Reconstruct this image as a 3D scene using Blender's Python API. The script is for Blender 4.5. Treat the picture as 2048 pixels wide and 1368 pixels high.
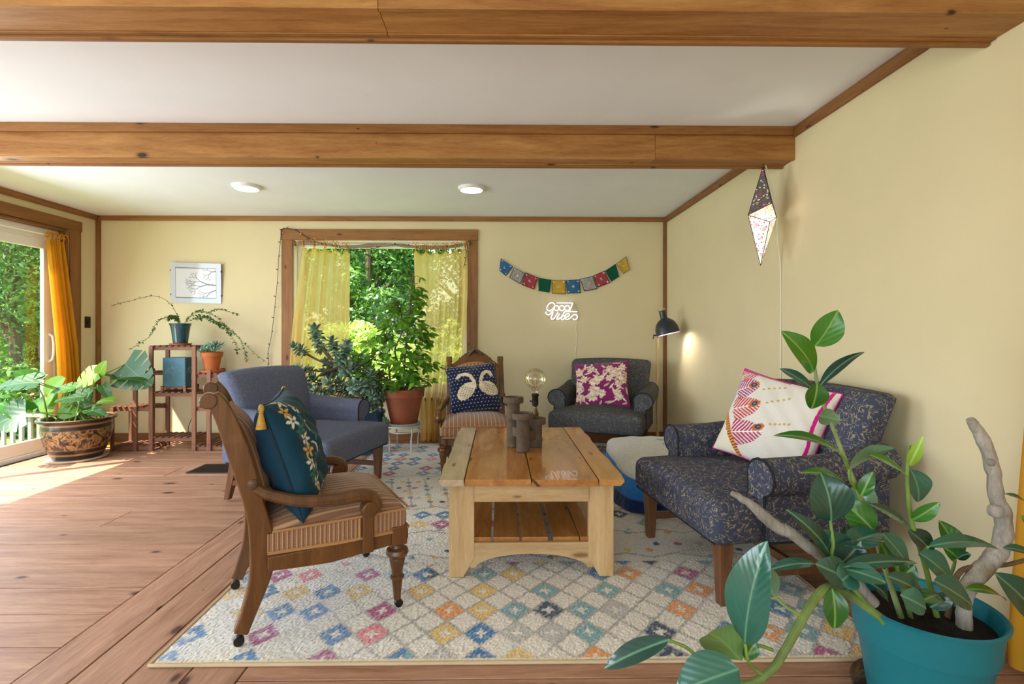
import bpy, math, random
import numpy as np
from mathutils import Vector, Matrix, Euler
random.seed(7); rng = np.random.default_rng(11)
SC = bpy.context.scene
COL = SC.collection
for o in list(bpy.data.objects): bpy.data.objects.remove(o, do_unlink=True)

# ---------------------------------------------------------------- camera, world, light, exposure
YAW = 0.013; CX = 1011.0; CY = 667.0; FPX = 1000.0; HC = 1.125
cam = bpy.data.cameras.new('camera'); camo = bpy.data.objects.new('camera', cam); COL.objects.link(camo)
cam.sensor_width = 36.0; cam.lens = 36.0 * FPX / 2048.0
cam.shift_x = (1024 - CX) / 2048.0; cam.shift_y = (CY - 684) / 2048.0
cam.clip_start = 0.02; cam.clip_end = 200
camo.location = (0, 0, HC); camo.rotation_euler = (math.pi/2, 0, -YAW)
SC.camera = camo
SC.view_settings.view_transform = 'Standard'; SC.view_settings.look = 'None'
SC.view_settings.gamma = 1.0; SC.view_settings.use_curve_mapping = False
SC.view_settings.exposure = 0.20

world = bpy.data.worlds.new('world'); SC.world = world; world.use_nodes = True
wt = world.node_tree; wt.nodes.clear()
wo = wt.nodes.new('ShaderNodeOutputWorld'); bg = wt.nodes.new('ShaderNodeBackground'); sky = wt.nodes.new('ShaderNodeTexSky')
sky.sky_type = 'NISHITA'; sky.sun_disc = False; sky.sun_elevation = math.radians(60); sky.sun_rotation = math.radians(250)
sky.air_density = 1.2; sky.dust_density = 2.0
bg.inputs['Strength'].default_value = 0.55
wt.links.new(sky.outputs[0], bg.inputs['Color']); wt.links.new(bg.outputs[0], wo.inputs['Surface'])

def lamp(name, kind, loc, direction, energy, color=(1, 1, 1), **kw):
    l = bpy.data.lights.new(name, kind); o = bpy.data.objects.new(name, l); COL.objects.link(o)
    o.location = loc; o.rotation_euler = Vector(direction).to_track_quat('-Z', 'Y').to_euler()
    l.energy = energy; l.color = color
    for k, v in kw.items(): setattr(l, k, v)
    return o
lamp('sun', 'SUN', (-6, 2, 8), (0.56, 0.42, -1.0), 15.0, (1.0, 0.95, 0.86), angle=0.009)
# daylight entering by the sliding door (the panel left of the frame); added area light stands in an assumed opening behind the camera
lamp('daylight_door', 'AREA', (-4.10, 3.2, 1.10), (1, 0.0, -0.30), 60, (0.78, 0.89, 1.0), shape='RECTANGLE', size=1.5, size_y=1.95)
lamp('rear_fill', 'AREA', (-1.2, -2.70, 1.25), (0, 1, 0.22), 62, (0.78, 0.89, 1.0), shape='RECTANGLE', size=4.6, size_y=2.0)

lamp('left_fill', 'AREA', (-4.17, 0.5, 1.40), (1, 0.12, -0.08), 72, (0.78, 0.89, 1.0), shape='RECTANGLE', size=2.1, size_y=1.35)  # added fill light in an assumed left-wall opening out of view

# ---------------------------------------------------------------- pixel helpers (photo frame 2048 x 1368)
_c, _s = math.cos(YAW), math.sin(YAW)
def ray(px, py):
    a = (px - CX) / FPX
    return Vector((_c*a + _s, -_s*a + _c, (CY - py) / FPX))
def at(px, py, Y):
    d = ray(px, py); return Vector((0, 0, HC)) + d * (Y / d.y)
def on_floor(px, py, z=0.0):
    d = ray(px, py); return Vector((0, 0, HC)) + d * ((z - HC) / d.z)

# ---------------------------------------------------------------- materials
class NT:
    def __init__(s, name):
        s.m = bpy.data.materials.new(name); s.m.use_nodes = True; s.t = s.m.node_tree; s.t.nodes.clear()
        s.out = s.n('ShaderNodeOutputMaterial')
    def n(s, typ, **kw):
        nd = s.t.nodes.new(typ)
        for k, v in kw.items(): setattr(nd, k, v)
        return nd
    def l(s, a, b): s.t.links.new(a, b)
    def val(s, sock, v):
        if hasattr(v, 'is_linked') or hasattr(v, 'links'): s.l(v, sock)
        else: sock.default_value = v
    def math(s, op, a, b=0.0, c=None):
        nd = s.n('ShaderNodeMath', operation=op); s.val(nd.inputs[0], a); s.val(nd.inputs[1], b)
        if c is not None: s.val(nd.inputs[2], c)
        return nd.outputs[0]
    def mix(s, f, a, b, mode='MIX'):
        nd = s.n('ShaderNodeMix', data_type='RGBA', blend_type=mode)
        s.val(nd.inputs[0], f); s.val(nd.inputs[6], col(a)); s.val(nd.inputs[7], col(b)); return nd.outputs[2]
    def ramp(s, f, stops, interp='LINEAR'):
        nd = s.n('ShaderNodeValToRGB'); cr = nd.color_ramp; cr.interpolation = interp
        while len(cr.elements) < len(stops): cr.elements.new(0.5)
        for e, (p, c) in zip(cr.elements, stops): e.position = p; e.color = col(c)
        s.l(f, nd.inputs[0]); return nd.outputs[0]
    def coord(s, which='Object', scale=(1, 1, 1), rnd=True, rot=(0, 0, 0)):
        tc = s.n('ShaderNodeTexCoord'); mp = s.n('ShaderNodeMapping')
        mp.inputs['Scale'].default_value = scale; mp.inputs['Rotation'].default_value = rot
        src = tc.outputs[which]
        if rnd:
            oi = s.n('ShaderNodeObjectInfo'); va = s.n('ShaderNodeVectorMath', operation='MULTIPLY_ADD')
            cb = s.n('ShaderNodeCombineXYZ')
            for i in range(3): s.l(oi.outputs['Random'], cb.inputs[i])
            va.inputs[1].default_value = (13.7, 29.3, 7.1); s.l(cb.outputs[0], va.inputs[0]); s.l(src, va.inputs[2]); src = va.outputs[0]
        s.l(src, mp.inputs[0]); return mp.outputs[0]
    def noise(s, vec, scale, detail=4, rough=0.55, dist=0.0):
        nd = s.n('ShaderNodeTexNoise'); s.l(vec, nd.inputs['Vector']); nd.inputs['Scale'].default_value = scale
        nd.inputs['Detail'].default_value = detail; nd.inputs['Roughness'].default_value = rough; nd.inputs['Distortion'].default_value = dist
        return nd.outputs[0]
    def bump(s, h, strength=0.2, dist=0.01):
        nd = s.n('ShaderNodeBump'); nd.inputs['Strength'].default_value = strength; nd.inputs['Distance'].default_value = dist
        s.l(h, nd.inputs['Height']); return nd.outputs[0]
    def bsdf(s, color, rough=0.6, metal=0.0, normal=None, spec=0.5, coat=0.0, emit=None, es=0.0, sheen=0.0, trans=0.0, ior=1.45, alpha=1.0, sub=0.0):
        p = s.n('ShaderNodeBsdfPrincipled'); i = p.inputs
        s.val(i['Base Color'], col(color)); s.val(i['Roughness'], rough); s.val(i['Metallic'], metal)
        i['Specular IOR Level'].default_value = spec; i['Coat Weight'].default_value = coat; i['Sheen Weight'].default_value = sheen
        i['Transmission Weight'].default_value = trans; i['IOR'].default_value = ior; s.val(i['Alpha'], alpha)
        if normal is not None: s.l(normal, i['Normal'])
        if emit is not None: s.val(i['Emission Color'], col(emit)); s.val(i['Emission Strength'], es)
        return p.outputs[0]
    def done(s, sh): s.l(sh, s.out.inputs[0]); return s.m
def srgb(c): return c/12.92 if c <= 0.04045 else ((c+0.055)/1.055)**2.4
def col(c):
    if isinstance(c, str):
        h = c.lstrip('#'); return tuple(srgb(int(h[k:k+2], 16)/255) for k in (0, 2, 4)) + (1.0,)
    if isinstance(c, tuple) and len(c) == 3: return c + (1.0,)
    return c
def hexrgb(h): return np.array(col(h)[:3])

def M_plain(name, c, rough=0.6, metal=0.0, var=0.06, scale=8, bump=0.0, coat=0.0, spec=0.5):
    t = NT(name); v = t.coord(); n = t.noise(v, scale, 4)
    k = col(c); a = tuple(x*(1-var) for x in k[:3]); b = tuple(min(1, x*(1+var)) for x in k[:3])
    cc = t.ramp(n, [(0.3, a), (0.7, b)])
    nm = t.bump(t.noise(v, scale*12, 3), bump, 0.004) if bump else None
    return t.done(t.bsdf(cc, rough, metal, nm, coat=coat, spec=spec))
def M_wood(name, c1, c2, axis=0, rough=0.5, knots=None, stretch=14.0, freq=1.0, coat=0.0, bump=0.12, knot_scale=(1.3, 6.0), spec=0.4, var=0.25):
    """grain runs along local axis; knots = dark colour or None"""
    t = NT(name); sc = [stretch*freq]*3; sc[axis] = freq*1.1
    v = t.coord(scale=tuple(sc)); n1 = t.noise(v, 1.0, 6, 0.62, 0.6)
    n2 = t.noise(v, 4.5, 5, 0.7, 0.3)
    n3 = t.noise(v, 15.0, 4, 0.7)
    f = t.math('ADD', t.math('ADD', t.math('MULTIPLY', n1, 0.55), t.math('MULTIPLY', n2, 0.25)), t.math('MULTIPLY', n3, 0.20))
    cc = t.ramp(f, [(0.36, c1), (0.50, tuple((a+b)/2 for a, b in zip(col(c1), col(c2)))), (0.64, c2)])
    oi = t.n('ShaderNodeObjectInfo')
    cc = t.mix(1.0, cc, t.ramp(oi.outputs['Random'], [(0, (1-var,)*3), (1, (1+var*0.25,)*3)]), 'MULTIPLY')
    if knots:
        ks = [knot_scale[1]]*3; ks[axis] = knot_scale[0]
        kv = t.coord(scale=tuple(ks)); vo = t.n('ShaderNodeTexVoronoi', voronoi_dimensions='2D')
        sx_ = t.n('ShaderNodeSeparateXYZ'); t.l(kv, sx_.inputs[0]); cb_ = t.n('ShaderNodeCombineXYZ'); oth = [i for i in range(3) if i != axis]
        t.l(sx_.outputs[axis], cb_.inputs[0]); t.l(t.math('ADD', sx_.outputs[oth[0]], sx_.outputs[oth[1]]), cb_.inputs[1]); t.l(cb_.outputs[0], vo.inputs['Vector']); vo.inputs['Scale'].default_value = 1.0
        vo.inputs['Randomness'].default_value = 1.0
        d = t.math('ADD', vo.outputs['Distance'], t.math('MULTIPLY', t.noise(v, 2.0), 0.02))
        hh = t.n('ShaderNodeSeparateColor'); t.l(vo.outputs['Color'], hh.inputs[0])
        rad = t.math('SUBTRACT', t.math('MULTIPLY', hh.outputs[0], 0.27), 0.10)
        k = t.math('SMOOTH_MIN', 1.0, t.math('DIVIDE', d, t.math('MAXIMUM', rad, 0.004)), 0.1)
        kk = t.ramp(k, [(0.42, (1, 1, 1)), (0.62, (0.45,)*3), (0.95, (0, 0, 0))])
        cc = t.mix(kk, cc, knots)
    nm = t.bump(f, bump, 0.004)
    return t.done(t.bsdf(cc, rough, 0, nm, coat=coat, spec=spec))
def M_attr(name, rough=0.9, bump=0.25, bscale=350, sheen=0.3, layer='Col', bdist=0.004):
    t = NT(name); a = t.n('ShaderNodeVertexColor', layer_name=layer)
    v = t.coord(rnd=False); nm = t.bump(t.noise(v, bscale, 3), bump, bdist)
    return t.done(t.bsdf(a.outputs[0], rough, 0, nm, sheen=sheen, spec=0.2))
def M_leaf(name, c1, c2, rough=0.35, trans=0.25, island=False, coat=0.0, under=None):
    t = NT(name); v = t.coord()
    if island:
        g = t.n('ShaderNodeNewGeometry'); f = g.outputs['Random Per Island']
    else:
        oi = t.n('ShaderNodeObjectInfo'); f = t.math('ADD', t.math('MULTIPLY', oi.outputs['Random'], 0.7), t.math('MULTIPLY', t.noise(v, 6), 0.3))
    cc = t.ramp(f, [(0.05, c1), (0.95, c2)])
    if under:
        g2 = t.n('ShaderNodeNewGeometry'); cc = t.mix(g2.outputs['Backfacing'], cc, under)
    p = t.bsdf(cc, rough, coat=coat)
    tr = t.n('ShaderNodeBsdfTranslucent'); t.l(t.mix(1.0, cc, (1.0, 1.0, 0.45), 'MULTIPLY'), tr.inputs[0])
    mx = t.n('ShaderNodeMixShader'); mx.inputs[0].default_value = trans; t.l(p, mx.inputs[1]); t.l(tr.outputs[0], mx.inputs[2])
    return t.done(mx.outputs[0])
def M_emit(name, c, s):
    t = NT(name); e = t.n('ShaderNodeEmission'); e.inputs[0].default_value = col(c); e.inputs[1].default_value = s
    return t.done(e.outputs[0])
def M_pane(name, tint=(1, 1, 1), refl=0.6):
    t = NT(name); f = t.n('ShaderNodeFresnel'); f.inputs[0].default_value = 1.45
    tr = t.n('ShaderNodeBsdfTransparent'); tr.inputs[0].default_value = col(tint)
    gl = t.n('ShaderNodeBsdfGlossy'); gl.inputs['Roughness'].default_value = 0.01
    mx = t.n('ShaderNodeMixShader'); t.l(t.math('MULTIPLY', f.outputs[0], refl), mx.inputs[0]); t.l(tr.outputs[0], mx.inputs[1]); t.l(gl.outputs[0], mx.inputs[2])
    return t.done(mx.outputs[0])
def M_sheer(name, c, transp=0.25, transl=0.5):
    t = NT(name); v = t.coord(rnd=False, scale=(1, 1, 1)); n = t.noise(v, 260, 2)
    cc = t.ramp(t.noise(v, 5), [(0.3, tuple(x*0.9 for x in col(c)[:3])), (0.7, col(c))])
    d = t.n('ShaderNodeBsdfDiffuse'); t.l(cc, d.inputs[0])
    tl = t.n('ShaderNodeBsdfTranslucent'); t.l(cc, tl.inputs[0])
    m1 = t.n('ShaderNodeMixShader'); m1.inputs[0].default_value = transl; t.l(d.outputs[0], m1.inputs[1]); t.l(tl.outputs[0], m1.inputs[2])
    tr = t.n('ShaderNodeBsdfTransparent'); tr.inputs[0].default_value = (1.0, 0.94, 0.70, 1)
    m2 = t.n('ShaderNodeMixShader'); t.l(t.math('MULTIPLY', n, transp*2), m2.inputs[0]); t.l(m1.outputs[0], m2.inputs[1]); t.l(tr.outputs[0], m2.inputs[2])
    return t.done(m2.outputs[0])

# ---------------------------------------------------------------- mesh helpers
class MB:
    def __init__(s): s.v = []; s.f = []; s.c = []
    def add(s, vs, fs, xf=None):
        o = len(s.v)
        if xf is not None: vs = [xf @ Vector(v) for v in vs]
        s.v.extend([tuple(v) for v in vs]); s.f.extend([tuple(i+o for i in f) for f in fs]); return s
    def box(s, lo, hi, xf=None):
        x0, y0, z0 = lo; x1, y1, z1 = hi
        vs = [(x0,y0,z0),(x1,y0,z0),(x1,y1,z0),(x0,y1,z0),(x0,y0,z1),(x1,y0,z1),(x1,y1,z1),(x0,y1,z1)]
        return s.add(vs, [(0,3,2,1),(4,5,6,7),(0,1,5,4),(1,2,6,5),(2,3,7,6),(3,0,4,7)], xf)
    def prism(s, poly, axis, a, b, xf=None):
        """polygon in the two other axes (in order), extruded along axis from a to b"""
        n = len(poly); ax = [i for i in range(3) if i != axis]; vs = []
        for h in (a, b):
            for p in poly:
                q = [0, 0, 0]; q[ax[0]] = p[0]; q[ax[1]] = p[1]; q[axis] = h; vs.append(tuple(q))
        fs = [tuple(range(n))[::-1], tuple(range(n, 2*n))] + [(i, (i+1) % n, n+(i+1) % n, n+i) for i in range(n)]
        return s.add(vs, fs, xf)
    def frustum(s, c0, s0, c1, s1, xf=None):
        vs = []
        for c, (a, b) in ((c0, s0), (c1, s1)):
            for dx, dy in ((-1,-1),(1,-1),(1,1),(-1,1)): vs.append((c[0]+dx*a/2, c[1]+dy*b/2, c[2]))
        return s.add(vs, [(3,2,1,0),(4,5,6,7),(0,1,5,4),(1,2,6,5),(2,3,7,6),(3,0,4,7)], xf)
    def tube(s, pts, r, n=8, cap=True, xf=None, flat=None):
        pts = [Vector(p) for p in pts]; m = len(pts); rr = r if hasattr(r, '__len__') else [r]*m
        up = None; vs = []; fs = []
        for i, p in enumerate(pts):
            d = (pts[min(i+1, m-1)] - pts[max(i-1, 0)])
            d = d.normalized() if d.length > 1e-9 else Vector((0, 0, 1))
            if up is None:
                up = Vector((0, 0, 1)) if abs(d.z) < 0.9 else Vector((1, 0, 0))
            a = (up - d*up.dot(d)); a = a.normalized() if a.length > 1e-6 else d.orthogonal().normalized()
            b = d.cross(a); up = a
            for k in range(n):
                t = 2*math.pi*k/n; fl = flat if flat else 1.0
                vs.append(p + (a*math.cos(t)*fl + b*math.sin(t))*rr[i])
        for i in range(m-1):
            for k in range(n):
                fs.append((i*n+k, i*n+(k+1) % n, (i+1)*n+(k+1) % n, (i+1)*n+k))
        if cap: fs.append(tuple(range(n))[::-1]); fs.append(tuple(range((m-1)*n, m*n)))
        return s.add(vs, fs, xf)
    def lathe(s, prof, n=24, xf=None, cap=True):
        vs = []; fs = []; m = len(prof)
        for r, z in prof:
            for k in range(n):
                t = 2*math.pi*k/n; vs.append((r*math.cos(t), r*math.sin(t), z))
        for i in range(m-1):
            for k in range(n): fs.append((i*n+k, i*n+(k+1) % n, (i+1)*n+(k+1) % n, (i+1)*n+k))
        if cap: fs.append(tuple(range(n))[::-1]); fs.append(tuple(range((m-1)*n, m*n)))
        return s.add(vs, fs, xf)
    def grid(s, fn, nu, nv, closed_u=False):
        o = len(s.v)
        for j in range(nv+1):
            for i in range(nu if closed_u else nu+1): s.v.append(tuple(fn(i/nu, j/nv)))
        w = nu if closed_u else nu+1
        for j in range(nv):
            for i in range(nu):
                i2 = (i+1) % w if closed_u else i+1
                s.f.append((o+j*w+i, o+j*w+i2, o+(j+1)*w+i2, o+(j+1)*w+i))
        return s
    def rbox(s, c, size, r, n=6, fn=None, xf=None):
        """rounded box; fn deforms each point (given point, unit box coordinates)"""
        hx, hy, hz = size[0]/2, size[1]/2, size[2]/2; r = min(r, hx, hy, hz); vs = []; fs = []; idx = {}
        def P(u, w, ax, sg):
            q = [0, 0, 0]; q[ax] = sg; q[(ax+1) % 3] = u; q[(ax+2) % 3] = w
            return tuple(round(x, 6) for x in q)
        def put(q):
            if q in idx: return idx[q]
            p = Vector((q[0]*hx, q[1]*hy, q[2]*hz)); cl = Vector((max(-hx+r, min(hx-r, p.x)), max(-hy+r, min(hy-r, p.y)), max(-hz+r, min(hz-r, p.z))))
            d = p - cl
            if d.length > 1e-9: p = cl + d.normalized()*r
            if fn: p = fn(p, Vector(q))
            p = Vector(p) + Vector(c); idx[q] = len(vs); vs.append(p); return idx[q]
        def tt(hs):  # parameter values clustered toward the rounded ends
            k = max(0.0, 1 - r/hs); e = 3
            a = [-1 + (1-k)*i/e for i in range(e)]; mid = [-k + 2*k*i/n for i in range(n+1)]
            res = a + mid + [-x for x in reversed(a)]; return sorted(set(round(x, 6) for x in res))
        H = (hx, hy, hz)
        for ax in range(3):
            U = tt(H[(ax+1) % 3]); W = tt(H[(ax+2) % 3])
            for sg in (-1, 1):
                for a in range(len(U)-1):
                    for b in range(len(W)-1):
                        q = [put(P(U[a], W[b], ax, sg)), put(P(U[a+1], W[b], ax, sg)), put(P(U[a+1], W[b+1], ax, sg)), put(P(U[a], W[b+1], ax, sg))]
                        fs.append(tuple(q if sg > 0 else q[::-1]))
        return s.add(vs, fs, xf)
    def build(s, name, mat, parent=None, smooth=True, bevel=0.0, colors=None, angle=35, segs=2, solid=0.0, sub=0):
        me = bpy.data.meshes.new(name); me.from_pydata(s.v, [], s.f); me.update()
        o = bpy.data.objects.new(name, me); COL.objects.link(o)
        if isinstance(mat, (list, tuple)):
            for m in mat: me.materials.append(m)
        else: me.materials.append(mat)
        if smooth:
            me.polygons.foreach_set('use_smooth', [True]*len(me.polygons))
            if angle < 180: me.set_sharp_from_angle(angle=math.radians(angle))
        if colors is not None:
            at_ = me.color_attributes.new('Col', 'FLOAT_COLOR', 'POINT'); c = np.ones((len(s.v), 4), np.float32); c[:, :3] = colors
            at_.data.foreach_set('color', c.ravel())
        if solid:
            md = o.modifiers.new('solid', 'SOLIDIFY'); md.thickness = solid; md.offset = 0
        if bevel:
            md = o.modifiers.new('bevel', 'BEVEL'); md.width = bevel; md.segments = segs; md.limit_method = 'ANGLE'; md.angle_limit = math.radians(40)
        if sub:
            md = o.modifiers.new('sub', 'SUBSURF'); md.levels = sub; md.render_levels = sub
        if parent is not None: o.parent = parent
        return o
def tag(o, label=None, cat=None, group=None, kind=None):
    if label: o['label'] = label
    if cat: o['category'] = cat
    if group: o['group'] = group
    if kind: o['kind'] = kind
    return o
def thing(name, label, cat, loc=(0, 0, 0), rz=0.0, group=None, kind=None):
    o = bpy.data.objects.new(name, None); COL.objects.link(o); o.empty_display_size = 0.05
    o.location = loc; o.rotation_euler = (0, 0, rz); return tag(o, label, cat, group, kind)
def struct(o): o['kind'] = 'structure'; return o
def inst(src, parent, mat4, name=None):
    o = bpy.data.objects.new(name or src.name, src) if isinstance(src, bpy.types.Mesh) else src.copy()
    COL.objects.link(o); o.parent = parent; o.matrix_local = mat4; return o
def crv(pts, n=8):
    """Catmull-Rom through points"""
    P = [Vector(p) for p in pts]; P = [2*P[0]-P[1]] + P + [2*P[-1]-P[-2]]; out = []
    for i in range(1, len(P)-2):
        for k in range(n):
            t = k/n; a, b, c, d = P[i-1], P[i], P[i+1], P[i+2]
            out.append(0.5*((2*b) + (c-a)*t + (2*a-5*b+4*c-d)*t*t + (3*b-a-3*c+d)*t**3))
    out.append(P[-2]); return out
def frame(x, z, o=(0, 0, 0)):
    """matrix whose local y axis is x and local z is near z"""
    y = Vector(x).normalized(); zz = Vector(z); zz = (zz - y*zz.dot(y))
    zz = zz.normalized() if zz.length > 1e-6 else y.orthogonal().normalized()
    xx = y.cross(zz); m = Matrix((xx, y, zz)).transposed().to_4x4(); m.translation = Vector(o); return m
# ---------------------------------------------------------------- shared materials
W = {}
def paint(name, c, rough=0.85):
    t = NT(name); v = t.coord(rnd=False); n = t.noise(v, 2.5, 5); k = col(c)
    cc = t.ramp(n, [(0.35, tuple(x*0.965 for x in k[:3])), (0.65, k)])
    return t.done(t.bsdf(cc, rough, 0, t.bump(t.noise(v, 140, 3), 0.06, 0.002), spec=0.25))
W['wall'] = paint('yellow_paint', '#DCCDA6'); W['ceil'] = paint('white_ceiling_paint', '#F0F4FB')
W['cream'] = paint('cream_jamb_paint', '#F3EDD2', 0.6); W['white'] = M_plain('white_vinyl', '#F2F1EC', 0.35, var=0.02)
W['beam'] = M_wood('beam_pine', '#8A5424', '#BC8A50', 0, 0.5, '#3E2414', 11, 1.5, coat=0.05, knot_scale=(2.6, 5.5))
W['trimx'] = M_wood('trim_pine_x', '#7A4C25', '#A5733F', 0, 0.5, '#4A2A16', 14, 1.5, knot_scale=(3.0, 8))
W['trimy'] = M_wood('trim_pine_y', '#7A4C25', '#A5733F', 1, 0.5, '#4A2A16', 14, 1.5, knot_scale=(3.0, 8))
W['trimz'] = M_wood('trim_pine_z', '#7A4C25', '#A5733F', 2, 0.5, '#4A2A16', 14, 1.5, knot_scale=(3.0, 8))
W['plankx'] = M_wood('floor_fir_x', '#8A5D45', '#BE9274', 0, 0.5, '#4E2E22', 12, 1.8, coat=0.0, knot_scale=(2.2, 4.5), var=0.14)
W['planky'] = M_wood('floor_fir_y', '#8A5D45', '#BE9274', 1, 0.5, '#4E2E22', 12, 1.8, coat=0.0, knot_scale=(2.2, 4.5), var=0.14)
W['dark'] = M_plain('dark_gap', '#2A1A10', 0.9)
W['metal_dark'] = M_plain('dark_bronze', '#35302A', 0.4, 0.8)
W['black'] = M_plain('black_plastic', '#141416', 0.4)
W['brass'] = M_plain('aged_brass', '#6B5433', 0.4, 0.9, var=0.15)
W['cable_w'] = M_plain('white_cable', '#E9E6DC', 0.5); W['cable_k'] = M_plain('dark_cable', '#1E2420', 0.5)
W['glass'] = M_pane('window_glass', refl=0.10)

XL, XR, YB, YR, ZC, T = -4.19, 1.77, 5.28, -2.9, 2.355, 0.14
# floor: a sub-floor with every board laid on it
fl = struct(MB().box((XL-T, YR-T, -0.08), (XR+T, YB+T, -0.022)).build('floor', W['dark'], smooth=False))
def plank(x0, y0, x1, y1, mat, g=0.0042):
    w, d = (x1-x0)/2-g/2, (y1-y0)/2-g/2
    o = MB().box((-w, -d, -0.02), (w, d, 0)).build('floorboard', mat, fl, smooth=False, bevel=0.0022, segs=1)
    o.location = ((x0+x1)/2, (y0+y1)/2, random.uniform(-0.0012, 0)); return o
seams = [YR, -2.6, -2.3, -2.0, -1.7, -1.4, -1.1, -0.8, -0.5, -0.2, 0.1, 0.4, 0.65, 0.9, 1.15, 1.38, 1.60, 1.817, 2.03, 2.237, 2.446, 2.698, 2.945, 3.205, 3.47, 3.735, 3.99, 4.25, 4.51, 4.77, 5.03, YB]
for a, b in zip(seams, seams[1:]):
    if a < 1.0 and b < 1.0: continue
    if 2.5 < a < 4.0 and random.random() < 0.4:
        xs = random.uniform(-3.4, -2.3); plank(XL, a, xs, b, W['plankx']); plank(xs, a, -1.57, b, W['plankx'])
    else: plank(XL, a, -1.57, b, W['plankx'])
    plank(-0.85, a+0.03, XR, b+0.03 if b < YB else YB, W['plankx'])
plank(XL, YR, -1.57, 0.9, W['plankx']); plank(-0.85, YR, XR, 0.93, W['plankx'])
for a, b in ((-1.57, -1.39), (-1.39, -1.21), (-1.21, -1.03), (-1.03, -0.85)): plank(a, YR, b, YB, W['planky'])

struct(MB().box((XL-T, YR-T, ZC), (XR+T, YB+T, ZC+0.1)).build('ceiling', W['ceil'], smooth=False))
struct(MB().box((XR, YR-T, -0.02), (XR+T, YB+T, ZC)).build('wall_right', W['wall'], smooth=False))
WX0, WX1, WZ0, WZ1 = -2.158, -0.338, 0.50, 2.10
struct(MB().box((XL-T, YB, -0.02), (WX0, YB+T, ZC)).box((WX1, YB, -0.02), (XR, YB+T, ZC)).box((WX0, YB, WZ1), (WX1, YB+T, ZC)).box((WX0, YB, -0.02), (WX1, YB+T, WZ0)).build('wall_back', W['wall'], smooth=False))
DY0, DY1, DZ1 = 2.45, 4.92, 2.14
struct(MB().box((XL-T, YR, -0.02), (XL, -0.6, ZC)).box((XL-T, 1.6, -0.02), (XL, DY0, ZC)).box((XL-T, -0.6, -0.02), (XL, 1.6, 0.7)).box((XL-T, -0.6, 2.1), (XL, 1.6, ZC)).box((XL-T, DY1, -0.02), (XL, YB, ZC)).box((XL-T, DY0, DZ1), (XL, DY1, ZC)).build('wall_left', W['wall'], smooth=False))
struct(MB().box((XL-T, YR-T, -0.02), (-3.6, YR, ZC)).box((1.2, YR-T, -0.02), (XR, YR, ZC)).box((-3.6, YR-T, 2.25), (1.2, YR, ZC)).box((-3.6, YR-T, -0.02), (1.2, YR, 0.2)).build('wall_rear', W['wall'], smooth=False))

# trims
tn = [0]
def trim(lo, hi, mat, name=None, bevel=0.004):
    tn[0] += 1
    c = [(a+b)/2 for a, b in zip(lo, hi)]
    o = MB().box([a-k for a, k in zip(lo, c)], [b-k for b, k in zip(hi, c)]).build(name or 'trim_%d' % tn[0], mat, smooth=False, bevel=bevel)
    o.location = c; return struct(o)
trim((XL, YB-0.02, 2.305), (XR, YB, ZC), W['trimx'])
trim((XR-0.02, 3.11, 2.295), (XR, YB-0.02, ZC), W['trimy']); trim((XR-0.02, 1.80, 2.295), (XR, 2.96, ZC), W['trimy'])
trim((XL, YR, 2.30), (XL+0.02, YB-0.02, ZC), W['trimy'])
trim((XL, YB-0.034, 0), (XL+0.034, YB, 2.305), W['trimz']); trim((XR-0.034, YB-0.034, 0), (XR, YB, 2.305), W['trimz'])
trim((XL+0.034, YB-0.018, 0), (XR-0.034, YB, 0.085), W['trimx'], 'baseboard_back')
trim((XR-0.018, YR, 0), (XR, YB-0.034, 0.085), W['trimy'], 'baseboard_right')
trim((XL, DY1+0.13, 0), (XL+0.018, YB-0.034, 0.085), W['trimy'], 'baseboard_left')

# ceiling beams: boxed pine with boards, cove and edge strip
def beam(y0, y1, z0, label, splits, name='ceiling_beam'):
    t = thing(name, label, 'beam', (0, (y0+y1)/2, z0)); h = ZC - z0; w = (y1-y0)/2; xs = [XL] + splits + [XR]
    for a, b in zip(xs, xs[1:]):
        m = (a+b)/2
        o = MB().box((-(b-a)/2+0.0006, 0, 0), ((b-a)/2-0.0006, 0.02, h)).build('face_board', W['beam'], t, False, bevel=0.002); o.location = (m, -w, 0)
        o = MB().box((-(b-a)/2+0.0006, 0, 0), ((b-a)/2-0.0006, 0.02, h)).build('face_board', W['beam'], t, False, bevel=0.002); o.location = (m, w-0.02, 0)
        o = MB().box((-(b-a)/2+0.0006, -w+0.02, 0), ((b-a)/2-0.0006, w-0.02, 0.02)).build('soffit_board', W['beam'], t, False, bevel=0.002); o.location = (m+0.001, 0, 0.004)
    for sg in (-1, 1):
        o = MB().box((XL, -0.012, -0.05), (XR-0.021, 0.012, 0)).build('cove_strip', W['trimx'], t, False, bevel=0.004); o.location = (0, sg*(w+0.012), h-0.0005)
    o = MB().box((XL, -0.011, -0.011), (XR, 0.011, 0.02)).build('edge_strip', W['trimx'], t, False, bevel=0.005); o.location = (0, w+0.0115, 0)
    return t
beam(2.965, 3.085, 2.162, 'boxed pine ceiling beam further from the viewer with the lantern hanging', [0.93])
beam(1.615, 1.775, 2.172, 'boxed knotty pine ceiling beam nearest the viewer along the top edge', [-0.39])

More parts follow.
